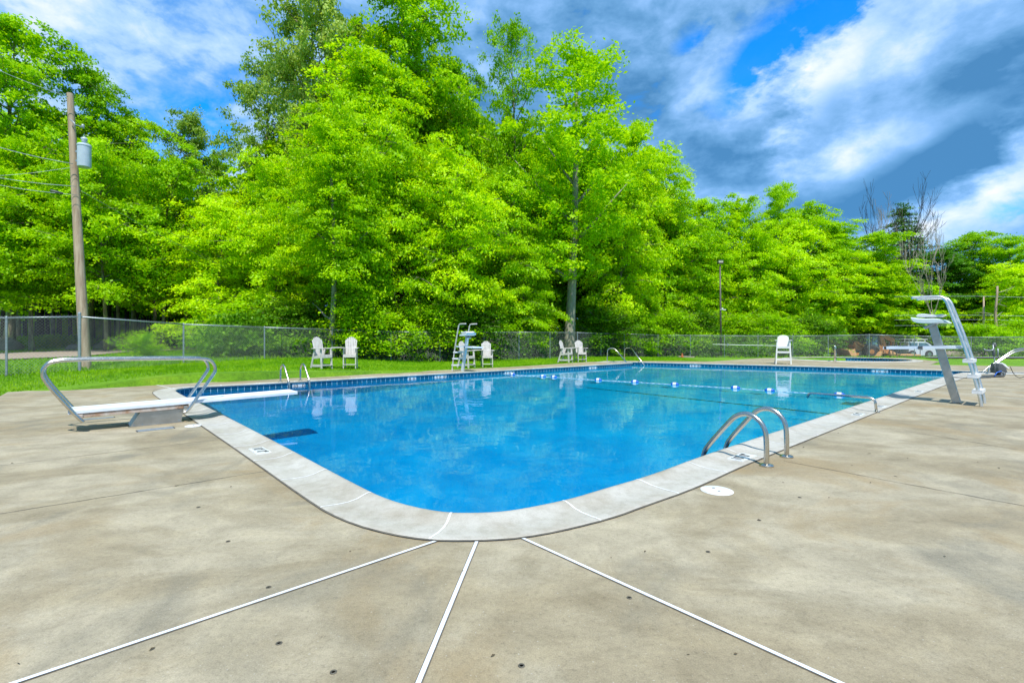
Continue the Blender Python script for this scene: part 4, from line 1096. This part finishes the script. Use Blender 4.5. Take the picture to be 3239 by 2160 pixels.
mb = MB(); pm(mb, [(2806,1124),(2830,1104),(2834,1112),(2828,1126)], 49.6, 50.4); mb.build('rear_bucket', m_dkgrey, bh)
# pickup
pk = tag(empty('pickup_truck', (0,0,0)), 'white pickup truck with roof ladder rack parked beside the backhoe', 'pickup truck')
mb = MB(); pm(mb, [(2851,1098),(2914,1097),(2935,1098),(2962,1102),(2966,1110),(2966,1124),(2850,1124)], 49.0, 50.9); mb.build('body', m_truck, pk, False, .05)
mb = MB(); pm(mb, [(2851,1098),(2852,1081),(2905,1080),(2914,1084),(2934,1098)], 49.12, 50.78); mb.build('cab', m_truck, pk, False, .05)
mb = MB(); pm(mb, [(2855,1097),(2856,1084),(2880,1084),(2880,1097)], 49.10, 49.12); pm(mb, [(2884,1097),(2884,1084),(2904,1084),(2912,1087),(2921,1097)], 49.10, 49.12); mb.build('side_window', m_glass, pk)
mb = MB(); a_, b_ = XZ(2914,1085), XZ(2933,1097.5); mb.add([(a_[0]+.03,49.25,a_[1]+.03),(b_[0]+.03,49.25,b_[1]+.03),(b_[0]+.03,50.65,b_[1]+.03),(a_[0]+.03,50.65,a_[1]+.03)], [(0,1,2,3)]); mb.build('windscreen', m_glass, pk)
for px in (2912, 2860):
    for yc in (49.05, 50.75):
        mb = MB(); wheel(mb, px, 1119, 10.8, yc, .26); wv = mb.build('wheel', m_black, pk)
        mb = MB(); x, z = XZ(px, 1119); mb.lathe((x, yc-.15, z), [(.2,0),(.2,.03),(.08,.04)], 12, 'y'); mb.build('rim', m_chrome, wv)
x, z = XZ(2967, 1113); mb = MB(); mb.box((x, 49.95, z), (.06, 1.3, .38)); mb.build('grille', m_dkgrey, pk)
mb = MB(); x, z = XZ(2968, 1123); mb.box((x+.02, 49.95, z), (.14, 1.95, .2)); mb.build('bumper', m_chrome, pk, False, .02)
for y in (49.15, 50.75):
    mb = MB(); x, z = XZ(2963, 1108); mb.box((x+.02, y, z), (.12, .26, .22)); mb.build('headlight', m_white, pk, False, .02)
mb = MB()
for px in (2856, 2880, 2905):
    x, z = XZ(px, 1076)
    for y in (49.2, 50.7): mb.beam((x, y, z-.3), (x, y, z+.08), .05, .05)
    mb.beam((x, 49.2, z+.08), (x, 50.7, z+.08), .05, .05)
for y in (49.2, 50.7): mb.beam((XZ(2848,1075)[0], y, XZ(2848,1073)[1]), (XZ(2914,1075)[0], y, XZ(2914,1073)[1]), .05, .06, Vector((0,1,0)))
mb.build('ladder_rack', m_white, pk)
mb = MB(); pm(mb, [(2884,1100),(2886,1100),(2886,1122),(2884,1122)], 48.985, 48.999); pm(mb, [(2888,1102),(2893,1102),(2893,1104),(2888,1104)], 48.96, 48.999); mb.build('door_trim', m_dkgrey, pk)
# flatbed / plank trailer in front
tl = tag(empty('flat_trailer', (0,0,0)), 'low orange flat trailer between backhoe and pickup', 'trailer')
mb = MB(); x0, z0 = XZ(2829, 1122, 47.5); x1, _ = XZ(2893, 1122, 47.5); mb.box(((x0+x1)/2, 47.5, z0), (x1-x0, 1.5, .12)); mb.build('bed', m_tan, tl)
mb = MB(); mb.box(((x0+x1)/2, 46.78, z0-.13), (x1-x0, .05, .14))
for k in range(4): mb.beam((x0+.03, 46.8+.45*k, z0), (x0+.03, 46.8+.45*k, z0+1.25), .06, .06)
for k in range(3): mb.beam((x0+.03, 46.8, z0+.4+.4*k), (x0+.03, 48.2, z0+.4+.4*k), .04, .04)
mb.build('headboard', m_dkgrey, tl)
def rock(loc, r, label, sd):
    rr = random.Random(sd); mb = MB(); nu, nv = 12, 8; o = 0
    for j in range(nv+1):
        for i in range(nu):
            th = math.pi*j/nv; ph = 2*math.pi*i/nu
            k = 1+.22*math.sin(3*ph+sd)*math.sin(th)+.12*math.sin(5*ph*1+2*th+sd)+rr.uniform(-.07,.07)
            mb.v.append((r[0]*k*math.sin(th)*math.cos(ph), r[1]*k*math.sin(th)*math.sin(ph), r[2]*(k*math.cos(th)+.35)))
    for j in range(nv):
        for i in range(nu): i2 = (i+1)%nu; mb.f.append((j*nu+i, (j+1)*nu+i, (j+1)*nu+i2, j*nu+i2))
    ob = mb.build('boulder', m_rock, None, True); ob.location = loc
    tag(ob, label, 'boulder', 'boulders beyond the fence')
rocks = [(8,1087,26,(.8,.6,.45),'flat grey boulder at the far left edge beyond the fence'),(378,1086,28,(1.05,.6,.42),'broad brown boulder left of the round shrub'),(325,1095,27,(.45,.4,.22),'small boulder beside the broad brown one'),(238,1097,26,(.4,.3,.2),'small boulder just left of the utility pole'),(760,1084,33,(1.3,.8,.4),'long low boulder by the end of the gravel path'),
         (3005,1127,44,(.75,.6,.4),'lone boulder right of the pickup across the lane'),(3045,1128,44,(1.0,.6,.32),'left of two low boulders by the far lane'),(3095,1128,44,(1.2,.6,.32),'right of two low boulders by the far lane')]
for i, (px, py, Yy, r, lab) in enumerate(rocks):
    c = D2(px, Yy); rock((c.x, c.y, c.z), r, lab, i*3+1)
# houses in the wood
def house(px0, px1, Yy, top, label):
    c0, c1 = D2(px0, Yy), D2(px1, Yy); zt = P(0, top, Yy).z; e = tag(empty('house', (0,0,0)), label, 'house')
    z0 = min(c0.z, c1.z)-.5; mb = MB(); mb.box(((c0.x+c1.x)/2, Yy+3, (z0+zt)/2), (c1.x-c0.x, 6, zt-z0)); mb.build('wall', m_house, e)
    mb = MB(); xc = (c0.x+c1.x)/2; wv = (c1.x-c0.x)/2+.5
    mb.add([(xc-wv,Yy-.5,zt),(xc+wv,Yy-.5,zt),(xc+wv,Yy+6.5,zt),(xc-wv,Yy+6.5,zt),(xc-wv,Yy+3,zt+1.4),(xc+wv,Yy+3,zt+1.4)], [(0,1,5,4),(2,3,4,5),(0,4,3),(1,2,5),(0,3,2,1)]); mb.build('roof', m_roof, e)
    k = max(2, int((c1.x-c0.x)/3))
    for i in range(k):
        x = c0.x+(i+.5)*(c1.x-c0.x)/k
        mb = MB(); mb.box((x, Yy-.03, zt-1.2), (1.3, .06, 1.2)); wn = mb.build('window', m_white, e)
        mb = MB(); mb.box((x, Yy-.075, zt-1.2), (1.12, .03, 1.02)); mb.build('pane', m_glass, wn)
house(-60, 150, 44, 960, 'pale grey house glimpsed between trunks at the far left')
house(300, 560, 46, 975, 'dim grey house in the wood behind the broad brown boulder')

# ------------------------------------------------------------------ trees
def leaf_mesh(name, C, Nrm, S, aspect=.62):
    C = np.asarray(C, dtype=np.float32); n = len(C)
    rnd = rng.normal(size=(n, 3)).astype(np.float32)
    Nn = Nrm/np.linalg.norm(Nrm, axis=1, keepdims=True)
    t = np.cross(Nn, rnd); t /= np.linalg.norm(t, axis=1, keepdims=True)+1e-9
    b = np.cross(Nn, t); S = np.asarray(S, dtype=np.float32).reshape(-1, 1)
    droop = np.zeros((n, 3), dtype=np.float32); droop[:, 2] = -.25
    v = np.empty((n, 4, 3), dtype=np.float32)
    v[:, 0] = C-t*S; v[:, 1] = C+b*S*aspect+Nn*S*.12; v[:, 2] = C+t*S*1.15+droop*S; v[:, 3] = C-b*S*aspect+Nn*S*.12
    me = bpy.data.meshes.new(name); me.vertices.add(n*4); me.vertices.foreach_set('co', v.reshape(-1))
    me.loops.add(n*4); me.loops.foreach_set('vertex_index', np.arange(n*4, dtype=np.int32))
    me.polygons.add(n); me.polygons.foreach_set('loop_start', np.arange(0, n*4, 4, dtype=np.int32)); me.polygons.foreach_set('loop_total', np.full(n, 4, dtype=np.int32))
    me.update(calc_edges=True); return me
def gen_tree(seed, Ht, Rd, cb, style, leafn, lsize, trunk_r):
    """returns trunk MB, leaf centres, normals, sizes; style layered / open / cone"""
    r = np.random.default_rng(seed); rr = random.Random(seed); mb = MB()
    lean = Vector((rr.uniform(-.04,.04), rr.uniform(-.04,.04), 0))
    def axis_pt(h): return Vector((lean.x*h+.12*math.sin(h*.7+seed), lean.y*h+.12*math.cos(h*.5+seed), h))
    pts = [axis_pt(Ht*.97*i/14) for i in range(15)]; rad = [trunk_r*(1-.93*(i/14)**.9)*(1.25 if i == 0 else 1) for i in range(15)]
    mb.tube(pts, rad, 9)
    C = []; Nm = []; S = []
    nb = {'layered': 58, 'open': 46, 'cone': 70}[style]; az = rr.uniform(0, 6)
    sprays = []
    for i in range(nb):
        t = (i+rr.random())/nb; h = cb*Ht+(Ht-cb*Ht)*t*.99; az += 2.4+rr.uniform(-.6,.6)
        if style == 'layered': pr_ = (min(1, .62+1.3*t))*(max(0, 1-t**2.1))**.62*1.02
        elif style == 'open': pr_ = (min(1, .35+1.5*t))*(1.02-t)**.5*1.1
        else: pr_ = (1-t)**.62*(1.0 if t > .08 else .7)
        ln = Rd*pr_*rr.choice((.55,.72,.85,.95,1.05,1.22))*rr.uniform(.9,1.1)+.25
        rise = {'layered': .40+.75*t, 'open': .85, 'cone': .0}[style]*rr.uniform(.6,1.4); sag = {'layered': .42, 'open': .30, 'cone': .12}[style]*rr.uniform(.6,1.3)
        base = axis_pt(min(h, Ht*.95)); dirv = Vector((math.cos(az), math.sin(az), 0))
        def bp(s): return base+dirv*ln*s+Vector((0,0, ln*(rise*s-sag*s*s)))
        if ln > .8:
            mb.tube([bp(s) for s in (0,.2,.4,.6,.8,.95)], [max(.012, trunk_r*.28*(1-.6*t)*(1-s)) for s in (0,.2,.4,.6,.8,.95)], 5, False)
        ns = max(2, int(ln*{'layered': 3.4, 'open': 2.6, 'cone': 3.6}[style]))
        for k in range(ns):
            s = (.22+.80*(k+rr.random())/ns); lat = rr.uniform(-1, 1)*ln*.46*s; sd = Vector((-dirv.y, dirv.x, 0))
            c = bp(s)+sd*lat+Vector((0,0, rr.uniform(-.38,.30)-.12*abs(lat)))
            sprays.append((c, dirv+sd*lat*.4, s))
            if ln > .8 and rr.random() < .35: mb.tube([bp(s*.8), c], [.016, .006], 4, False)
    # leader tuft
    for k in range(5): sprays.append((axis_pt(Ht*(.93+.018*k)), Vector((rr.uniform(-1,1), rr.uniform(-1,1), 0)), .5))
    per = max(6, leafn//len(sprays))
    for c, d, s in sprays:
        d = d.normalized() if d.length > .01 else Vector((1,0,0))
        if style == 'layered': rx, ry, rz = rr.uniform(.35,.70), rr.uniform(.28,.55), rr.uniform(.10,.24); tilt = .30*s+rr.uniform(-.15,.35)
        elif style == 'open': rx, ry, rz = rr.uniform(.30,.60), rr.uniform(.28,.5), rr.uniform(.18,.36); tilt = .1
        else: rx, ry, rz = rr.uniform(.4,.7), rr.uniform(.2,.4), .12; tilt = .22
        k = int(per*rr.uniform(.5,1.5)); q = r.normal(size=(k, 3))*np.array([rx, ry, rz])*.62
        dx, dy = d.x, d.y
        x = q[:,0]*dx-q[:,1]*dy; y = q[:,0]*dy+q[:,1]*dx; z = q[:,2]-tilt*q[:,0]-.10*(q[:,0]**2+q[:,1]**2)
        C.append(np.stack([c.x+x, c.y+y, c.z+z], 1))
        nn = r.normal(size=(k, 3))*{'layered': .72, 'open': .9, 'cone': .6}[style]; nn[:,2] += 1.0; nn[:,0] += dx*tilt*1.2; nn[:,1] += dy*tilt*1.2
        Nm.append(nn); S.append(r.uniform(.45, 1.45, k)*lsize)
    return mb, np.concatenate(C), np.concatenate(Nm), np.concatenate(S)
protos = {}
def proto(key, seed, Ht, Rd, cb, style, leafn, lsize, tr_):
    mb, C, Nn, S = gen_tree(seed, Ht, Rd, cb, style, leafn, lsize, tr_)
    tm = bpy.data.meshes.new('trunk'); tm.from_pydata(mb.v, [], mb.f); tm.update(); tm.polygons.foreach_set('use_smooth', [True]*len(tm.polygons))
    protos[key] = (tm, leaf_mesh('crown', C, Nn, S), Ht, Rd, (C, Nn, S))
for i in range(4): proto('tall%d'%i, 10+i, 18, 4.2, .22, 'layered', 56000, .088, .26)
for i in range(3): proto('open%d'%i, 30+i, 18, 4.2, .30, 'open', 40000, .088, .24)
for i in range(5): proto('mid%d'%i, 50+i, 11, 3.6, .13, 'layered', 46000, .074, .14)
for i in range(2): proto('clear%d'%i, 70+i, 11, 3.6, .27, 'layered', 44000, .074, .13)
for i in range(2): proto('low%d'%i, 80+i, 4.5, 2.1, .03, 'layered', 18000, .060, .06)
proto('airy0', 41, 18, 4.2, .24, 'open', 27000, .085, .24); proto('airy1', 44, 18, 4.2, .26, 'open', 20000, .085, .24)
proto('cone0', 90, 16, 3.4, .10, 'cone', 26000, .095, .22)
proto('shrub0', 95, 1.8, 1.1, .02, 'open', 5200, .050, .03)
proto('bush0', 97, 3.2, 1.3, .03, 'open', 9000, .062, .04)
matcache = {}
def tree(name, label, cat, group, key, px, top, Yy, wpx, lm, bm, rz=None, ybase=None):
    tm, cm, Ht, Rd, _ = protos[key]; c = D2(px, Yy); hgt = P(px, top, Yy).z-c.z
    rad = wpx*Yy/F/2
    e = tag(empty(name, (c.x, c.y, c.z-.05), random.uniform(0, 6.28) if rz is None else rz), label, cat, group)
    sx = rad/(Rd*1.02); sz = hgt/(Ht*1.0); 
    for nm, me, mt in (('trunk', tm, bm), ('crown', cm, lm)):
        k = (me.name, mt.name)
        if k not in matcache:
            m2 = me if not me.materials else me.copy()
            if me.materials: m2.materials.clear()
            m2.materials.append(mt); matcache[k] = m2
        o = bpy.data.objects.new(nm, matcache[k]); COL.objects.link(o); o.parent = e
    e.scale = (sx, sx, sz); return e
GB = 'tall trees behind the fence'; GM = 'broadleaf trees at the forest edge'
T = [ # px, top, Y, width, key, leaf, label
 (40,55,27,470,'tall0',L_green,'tallest tree at the left frame edge above the wires'),
 (285,215,29,330,'tall1',L_green,'high rounded tree behind the utility pole top'),
 (420,370,31,300,'tall2',L_bright,'bright tree just right of the transformer'),
 (600,375,37,250,'open1',L_olive,'olive thin-leaved tree on the left skyline dip'),
 (690,500,40,200,'tall3',L_green,'green tree low in the left skyline gap'),
 (845,200,33,330,'airy0',L_olive,'grey-green loose tree left of the big central trees'),
 (1000,-170,30,400,'open2',L_olive,'pale olive tree reaching above the frame top, left centre'),
 (1270,-160,31,470,'tall1',L_green,'broad tree reaching above the frame top, right of the olive one'),
 (1170,170,28,480,'tall2',L_bright,'bright dome-shaped tree in front of the frame-high pair'),
 (1440,200,34,260,'tall0',L_green,'green tree filling the dip left of the open-topped trees'),
 (1625,70,35,290,'airy1',L_green,'open airy tree left of the thick-trunked tree'),
 (2000,400,38,250,'tall3',L_bright,'bright tree just right of the thick-trunked tree'),
 (2095,480,41,230,'tall1',L_bright,'pointed bright tree above the far stair handrails'),
 (2225,630,45,250,'tall0',L_green,'tree on the skyline just left of the lamp post'),
 (2345,635,46,270,'open2',L_bright,'light airy tree just right of the lamp post head'),
 (2465,590,48,190,'open0',L_green,'spiky-topped tree above the white lifeguard chair'),
 (2555,650,50,270,'tall2',L_green,'sloping tree right of the spiky-topped one'),
 (2640,715,50,270,'tall3',L_bright,'low bright tree left of the bare trees'),
 (2775,735,52,290,'tall0',L_bright,'bright tree standing below the bare branches'),
 (2975,785,56,260,'tall1',L_dark,'dark tree behind the right lifeguard stand rails'),
 (3080,735,56,230,'tall2',L_green,'rounded tree on the right skyline'),
 (3225,745,52,240,'open1',L_green,'tree cut by the right frame edge on the skyline'),
]
for px, top, Yy, wd, key, lm, lab in T: tree('tall_tree', lab, 'tree', GB, key, px, top, Yy, wd, lm, m_bark)
M_ = [
 (-60,560,23,400,'clear1',L_bright,'low-branched tree half out of frame at the left edge'),
 (110,470,25,400,'clear0',L_bright,'bright layered tree left of the utility pole'),
 (330,500,24.5,380,'clear1',L_bright,'bright layered tree right of the utility pole'),
 (510,520,27,380,'clear0',L_green,'layered tree above the round shrub'),
 (680,640,26,340,'mid2',L_bright,'layered tree above the gravel path end'),
 (880,520,26,330,'mid0',L_bright,'layered tree left of the slender pale trunk'),
 (1150,330,26,380,'mid1',L_bright,'high layered tree above the left chair pair'),
 (1250,420,26,400,'mid3',L_bright,'layered tree left of the distant lifeguard stand'),
 (1440,500,27,380,'mid4',L_bright,'layered tree above the distant lifeguard stand'),
 (1610,540,30,330,'mid0',L_green,'layered tree left of the thick pale trunk'),
 (1660,760,29,210,'mid3',L_bright,'drooping tree just left of the thick pale trunk foot'),
 (1960,540,36,310,'mid2',L_bright,'layered tree right of the thick pale trunk'),
 (2090,620,41,300,'mid1',L_green,'layered tree above the fence corner post'),
 (2210,700,43,280,'mid4',L_bright,'layered tree directly behind the lamp post'),
 (2370,740,44,260,'mid3',L_bright,'layered tree above the rescue pole'),
 (2510,700,47,280,'mid0',L_bright,'layered tree behind the white lifeguard chair'),
 (2650,790,57,280,'mid2',L_bright,'layered tree above the backhoe front wheel'),
 (2790,850,56,290,'mid1',L_green,'layered tree above the backhoe boom'),
 (2880,880,58,240,'mid4',L_dark,'dark layered tree above the pickup truck'),
 (3120,860,58,240,'mid3',L_green,'layered tree behind the dead leaning trunk'),
 (3225,840,46,260,'mid0',L_bright,'bright layered tree at the right frame edge'),
]
for px, top, Yy, wd, key, lm, lab in M_: tree('maple_tree', lab, 'tree', GM, key, px, top, Yy, wd, lm, m_bark)
tree('pine_tree', 'dark conifer rising behind the bare trees', 'pine tree', None, 'cone0', 2866, 640, 60, 250, L_pine, m_barkd)
GS = 'small bushy trees behind the fence'
lows = [(760,960,24,'just above the gravel path end'),(930,960,24,'left of the slender pale trunk'),(1225,970,25,'right of the left chair pair'),(1345,965,26,'left of the distant lifeguard stand'),(1470,975,26.5,'behind the distant lifeguard stand'),(1590,970,29,'between the middle and right chair pairs'),(1655,975,33,'left of the thick pale trunk foot'),(1900,985,33,'right of the thick pale trunk foot'),(2010,990,36,'behind the stair handrails'),(2120,985,37,'midway between fence corner and lamp post'),(2205,995,39,'left of the lamp post foot'),(2350,1000,40,'right of the lamp post foot'),(2450,1005,39,'behind the white guard chair'),(2560,1010,41,'right of the white guard chair'),(3130,1030,38,'left of the cleaner caddy handle beyond the fence'),(3215,1020,38.5,'by the curved step rail beyond the fence')]
for i, (px, top, Yy, lab) in enumerate(lows):
    tree('sapling', 'small leafy sapling '+lab, 'sapling', GS, 'low%d'%(i%2), px, top, Yy, 4.6*F/Yy, (L_green, L_under)[i%3 == 1], m_bark)
tree('shrub', 'round green shrub in front of the gravel path', 'shrub', None, 'shrub0', 450, 1062, 20.0, 120, L_bright, m_bark)
tree('shrub', 'thin young shrub beyond the second fence post right of the pole', 'shrub', None, 'shrub0', 655, 1048, 22.5, 60, L_bright, m_bark)
tree('bush', 'yellow-green bush pushing over the fence behind the left chair pair', 'bush', None, 'bush0', 1125, 935, 23.0, 190, L_bright, m_bark)
# big pale trunk tree and the slender one
def trunk_only(label, base, top, r0, r1, Yy, m, branches, lm, key=None, extra=None):
    c = D2(base[0], Yy); e = tag(empty('big_tree', (c.x, c.y, c.z-.05)), label, 'tree')
    tp = P(top[0], top[1], Yy)-Vector((c.x, c.y, c.z-.05)); mb = MB(); n = 16; pts = []; rad = []
    for i in range(n+1):
        t = i/n; pts.append(Vector((tp.x*t+.15*math.sin(t*5)*t, .1*math.sin(t*4), tp.z*t))); rad.append(r0+(r1-r0)*t**.8+(.12*r0*(1-t*8) if t < .12 else 0))
    mb.tube(pts, rad, 14); 
    for t, dx, dz, ln in branches:
        i = int(t*n); p = pts[i]; q = p+Vector((dx, random.uniform(-.6,.6), dz)).normalized()*ln
        mb.tube([p, p.lerp(q, .35)+Vector((0,0,-.1)), p.lerp(q, .7), q], [rad[i]*.5, rad[i]*.4, rad[i]*.25, .02], 7)
    mb.build('trunk', m, e, True); return e, tp
e, tp = trunk_only('tallest open-crowned tree with thick pale lichen trunk behind the right chair pair', (1800,0), (1835,170), .37, .07, 31, m_bark2, [(.30,-1,.8,5),(.38,1,1.1,5),(.45,-1,1.2,6),(.5,1,1.3,5.5),(.6,-1,1.6,4),(.65,1,1.5,4),(.75,-.8,1.6,3),(.8,.9,1.2,3)], L_green)
_, cm, Ht, Rd, _d = protos['airy0']
o = bpy.data.objects.new('crown', cm.copy()); o.data.materials.clear(); o.data.materials.append(L_green); COL.objects.link(o); o.parent = e; o.location = (.7, 0, 0); o.scale = (1.42, 1.3, 19.2/18); o.rotation_euler.z = 1.0
for sx, hz in ((-.8, 5.6),(1.2, 7.0)):
    pass
e, tp = trunk_only('slender pale-trunked tree rising behind the left chair pair', (1047,0), (1060,500), .15, .05, 22.6, m_bark2, [(.22,-1,.7,1.6),(.5,1,.9,2.5),(.6,-1,.9,2.5)], L_bright)
_, cm, Ht, Rd, _d = protos['mid4']
o = bpy.data.objects.new('crown', cm.copy()); o.data.materials.clear(); o.data.materials.append(L_bright); COL.objects.link(o); o.parent = e; o.location = (0, 0, 2.2); o.scale = (.75, .75, .75)
# understory trunks on the left, bare trees
def bare(label, px, top, Yy, spread, m, seed, r0, depth_=5, base_px=None, name='bare_tree'):
    rr = random.Random(seed); c = D2(px, Yy); hgt = P(px, top, Yy).z-c.z; mb = MB()
    def grow(p, d, L, r, k):
        n = 4; pts = [p]; q = p; dd = d
        for i in range(n):
            dd = (dd+Vector((rr.uniform(-.16,.16), rr.uniform(-.16,.16), rr.uniform(-.02,.12)))).normalized(); q = q+dd*L/n; pts.append(q)
        mb.tube(pts, [max(.020, r*(1-.45*i/n)) for i in range(n+1)], 6 if k > 2 else 4, False)
        if k == 0: return
        for b in range(rr.choice((2,3,3)) if k < depth_ else 4):
            s = pts[rr.randint(2, n)] if b else pts[-1]
            sp_ = spread*(1.0 if b else .25)
            nd = (dd+Vector((rr.uniform(-1,1)*sp_, rr.uniform(-1,1)*sp_, rr.uniform(-.1,.5)))).normalized()
            grow(s, nd, L*rr.uniform(.55,.78), r*.55 if b else r*.6, k-1)
    grow(Vector((0,0,-.05)), Vector((rr.uniform(-.06,.06), 0, 1)), hgt*.60, r0, depth_)
    zmax = max(v[2] for v in mb.v); k = hgt/zmax; mb.v = [(v[0]*k, v[1]*k, v[2]*k) for v in mb.v]
    e = tag(empty(name, tuple(c)), label, 'bare tree', 'leafless trees on the right'); mb.build('trunk', m, e, True); return e
bare('leftmost leafless tree spreading over the right skyline', 2745, 590, 57, .55, m_barkd, 3, .20)
bare('tallest leafless tree with upright twigs on the right skyline', 2800, 575, 57.5, .45, m_barkd, 8, .20)
bare('pale leafless tree in front of the dark conifer', 2885, 590, 55, .55, m_dead, 12, .16)
bare('crooked pale leafless tree rising behind the right lifeguard stand', 2965, 690, 43, .45, m_deadp, 21, .085)
def snag(label, px, top, Yy, r0, m, seed, name):
    rr = random.Random(seed); c = D2(px, Yy); hgt = P(px, top, Yy).z-c.z; e = tag(empty(name, tuple(c)), label, 'dead tree' if name == 'dead_tree' else 'utility pole')
    mb = MB(); mb.tube([Vector((0.08*math.sin(i), 0, hgt*i/8)) for i in range(9)] if name == 'dead_tree' else [Vector((0,0,0)), Vector((0,0,hgt))], r0, 9, True, r0*.5); tr_ = mb.build('trunk' if name == 'dead_tree' else 'pole_shaft', m, e, True)
    if name == 'dead_tree':
        for k in range(12):
            z = hgt*rr.uniform(.3,.95); a_ = rr.uniform(0, 6.28); L = rr.uniform(.6, 2.4)
            pts = [Vector((0,0,z))]; d = Vector((math.cos(a_), math.sin(a_)*.5, rr.uniform(-.1,.6)))
            for i in range(4): d = (d+Vector((rr.uniform(-.3,.3), 0, rr.uniform(-.35,.2)))).normalized(); pts.append(pts[-1]+d*L/4)
            mb = MB(); mb.tube(pts, [.035,.028,.02,.014,.006], 5); mb.build('branch', m_deadp, e, True)
    return e
snag('far wooden utility pole right of the guard stand', 3112, 938, 40, .10, m_pole, 2, 'utility_pole')
snag('reddish dead trunk with short broken branches near the right edge', 3152, 905, 39, .13, m_pole, 5, 'dead_tree')
for i, (y0, y1, lab) in enumerate(((938,948,'topmost thin far wire at the far utility pole'),(998,1005,'upper of the middle pair of far wires behind the guard seat'),(1012,1020,'lower of the middle pair of far wires behind the guard seat'),(1030,1034,'lowest thin far wire just above the fence'))):
    pts = [P(2830, y0, 44), P(3112, y0-1, 40), P(3500, y1, 36)]; mb = MB(); mb.tube(pts, .012, 4); tag(mb.build('far_wire', m_galv), lab, 'wire', 'thin far wires on the right')
for i, (px, Yy, r0) in enumerate([(15,29,.20),(60,32,.12),(128,30,.22),(168,34,.14),(345,31,.12),(375,28.5,.10),(455,33,.16),(490,30,.11),(540,35,.15),(590,30.5,.09),(640,33,.12),(700,31,.10)]):
    c = D2(px, Yy); e = tag(empty('forest_tree', tuple(c)), None, 'tree', 'slim trunks in the shade of the left wood')
    e['label'] = ('dark','grey','slim','pale')[i%4]+' shaded forest trunk, number '+str(i+1)
    lean = random.uniform(-.8, .8); mb = MB(); mb.tube([Vector((lean*t*t, 0, 8.5*t)) for t in (0,.2,.4,.6,.8,1)], r0, 9, True, r0*.5)
    mb.build('trunk', (m_barkd, m_bark)[i%2], e, True)
spots_ = ['at the far left frame edge','second from the left frame edge','left of the pole, thick and dark','just left of the utility pole','just right of the utility pole','leaning beside the utility pole','above the broad brown boulder','above the round shrub on its left','above the round shrub on its right','left of the second fence post from the pole','right of the second fence post from the pole','above the end of the gravel path']
for e, s_ in zip([o for o in COL.objects if o.name.startswith('forest_tree')], spots_): e['label'] = 'slim shaded forest trunk '+s_

# dense wood behind, one mass
Cs, Ns, Ss = [], [], []
tr_mb = MB()
def add_mass(key, x, y, z, sx, sz, frac, ls):
    C, Nn, S = protos[key][4]; k = int(len(C)*frac); idx = rng.choice(len(C), k, replace=False); a_ = rng.uniform(0, 6.28); ca, sa = math.cos(a_), math.sin(a_)
    c = C[idx]; Cs.append(np.stack([x+(c[:,0]*ca-c[:,1]*sa)*sx, y+(c[:,0]*sa+c[:,1]*ca)*sx, z+c[:,2]*sz], 1)); nn = Nn[idx]
    Ns.append(np.stack([nn[:,0]*ca-nn[:,1]*sa, nn[:,0]*sa+nn[:,1]*ca, nn[:,2]], 1)); Ss.append(S[idx]*ls)
sky_px = [(-100,260),(230,420),(400,470),(640,600),(730,660),(790,520),(900,330),(1100,100),(1400,230),(1560,330),(1700,330),(1950,420),(2060,560),(2200,720),(2400,740),(2560,790),(2700,820),(2900,850),(3100,830),(3400,830)]
def skyline(px):
    for (a_, ya), (b_, yb) in zip(sky_px, sky_px[1:]):
        if a_ <= px <= b_: return ya+(yb-ya)*(px-a_)/(b_-a_)
    return 800
for px in range(-100, 3400, 72):
    for row in (0, 1, 2):
        Yy = 34+row*7+max(0, (px-1300)/1900)*24+random.uniform(-1.5,1.5); x = (px+row*36-CX)/F*Yy; z = terrain(x, Yy)
        zt = P(px, min(1000, skyline(px)+60+random.uniform(0, 90)+row*10), Yy).z-z
        key = random.choice(('tall0','tall1','tall2','tall3')); cw = .75
        add_mass(key, x, Yy, z, cw, zt/18, .22, 2.0)
        tr_mb.tube([Vector((x, Yy, z-.2)), Vector((x+random.uniform(-.4,.4), Yy, z+zt*.8))], .16, 6, False, .05)
for px in range(-80, 3380, 62):
    Yy = 35+max(0, (px-1300)/1900)*26+random.uniform(-1,2); x = (px-CX)/F*Yy
    if px < 640: Yy += 9; x = (px-CX)/F*Yy
    add_mass(random.choice(('low0','low1')), x, Yy, terrain(x, Yy), random.uniform(1.1,1.5), random.uniform(1.3,1.9), .4, 2.0)
me = leaf_mesh('woodland', np.concatenate(Cs), np.concatenate(Ns), np.concatenate(Ss))
wd_ = tag(link('woodland', me, L_green), 'dense green woodland massed behind the nearer trees', 'woodland', kind='stuff')
tr_mb.build('woodland_trunks', m_barkd, wd_)
# undergrowth right behind the fence and low on the forest edge
Cs, Ns, Ss = [], [], []
for i in range(90):
    px = random.uniform(700, 2560)
    if 1715 < px < 1890 or 1000 < px < 1090: continue; t = px; 
    fy = fray(px); Yy = fy+random.uniform(1.2, 6.5); x = (px-CX)/F*Yy; z = terrain(x, Yy)
    add_mass('shrub0', x, Yy, z-.05, random.uniform(.9, 1.7), random.uniform(.4, 1.0), .5, 1.3)
for i in range(9):
    px = random.uniform(-60, 640); Yy = random.uniform(28, 34); x = (px-CX)/F*Yy; z = terrain(x, Yy)
    add_mass('shrub0', x, Yy, z-.05, random.uniform(.7, 1.3), random.uniform(.2, .4), .4, 1.2)
me = leaf_mesh('undergrowth', np.concatenate(Cs), np.concatenate(Ns), np.concatenate(Ss))
tag(link('undergrowth', me, L_under), 'leafy undergrowth filling the forest edge behind the fence', 'undergrowth', kind='stuff')
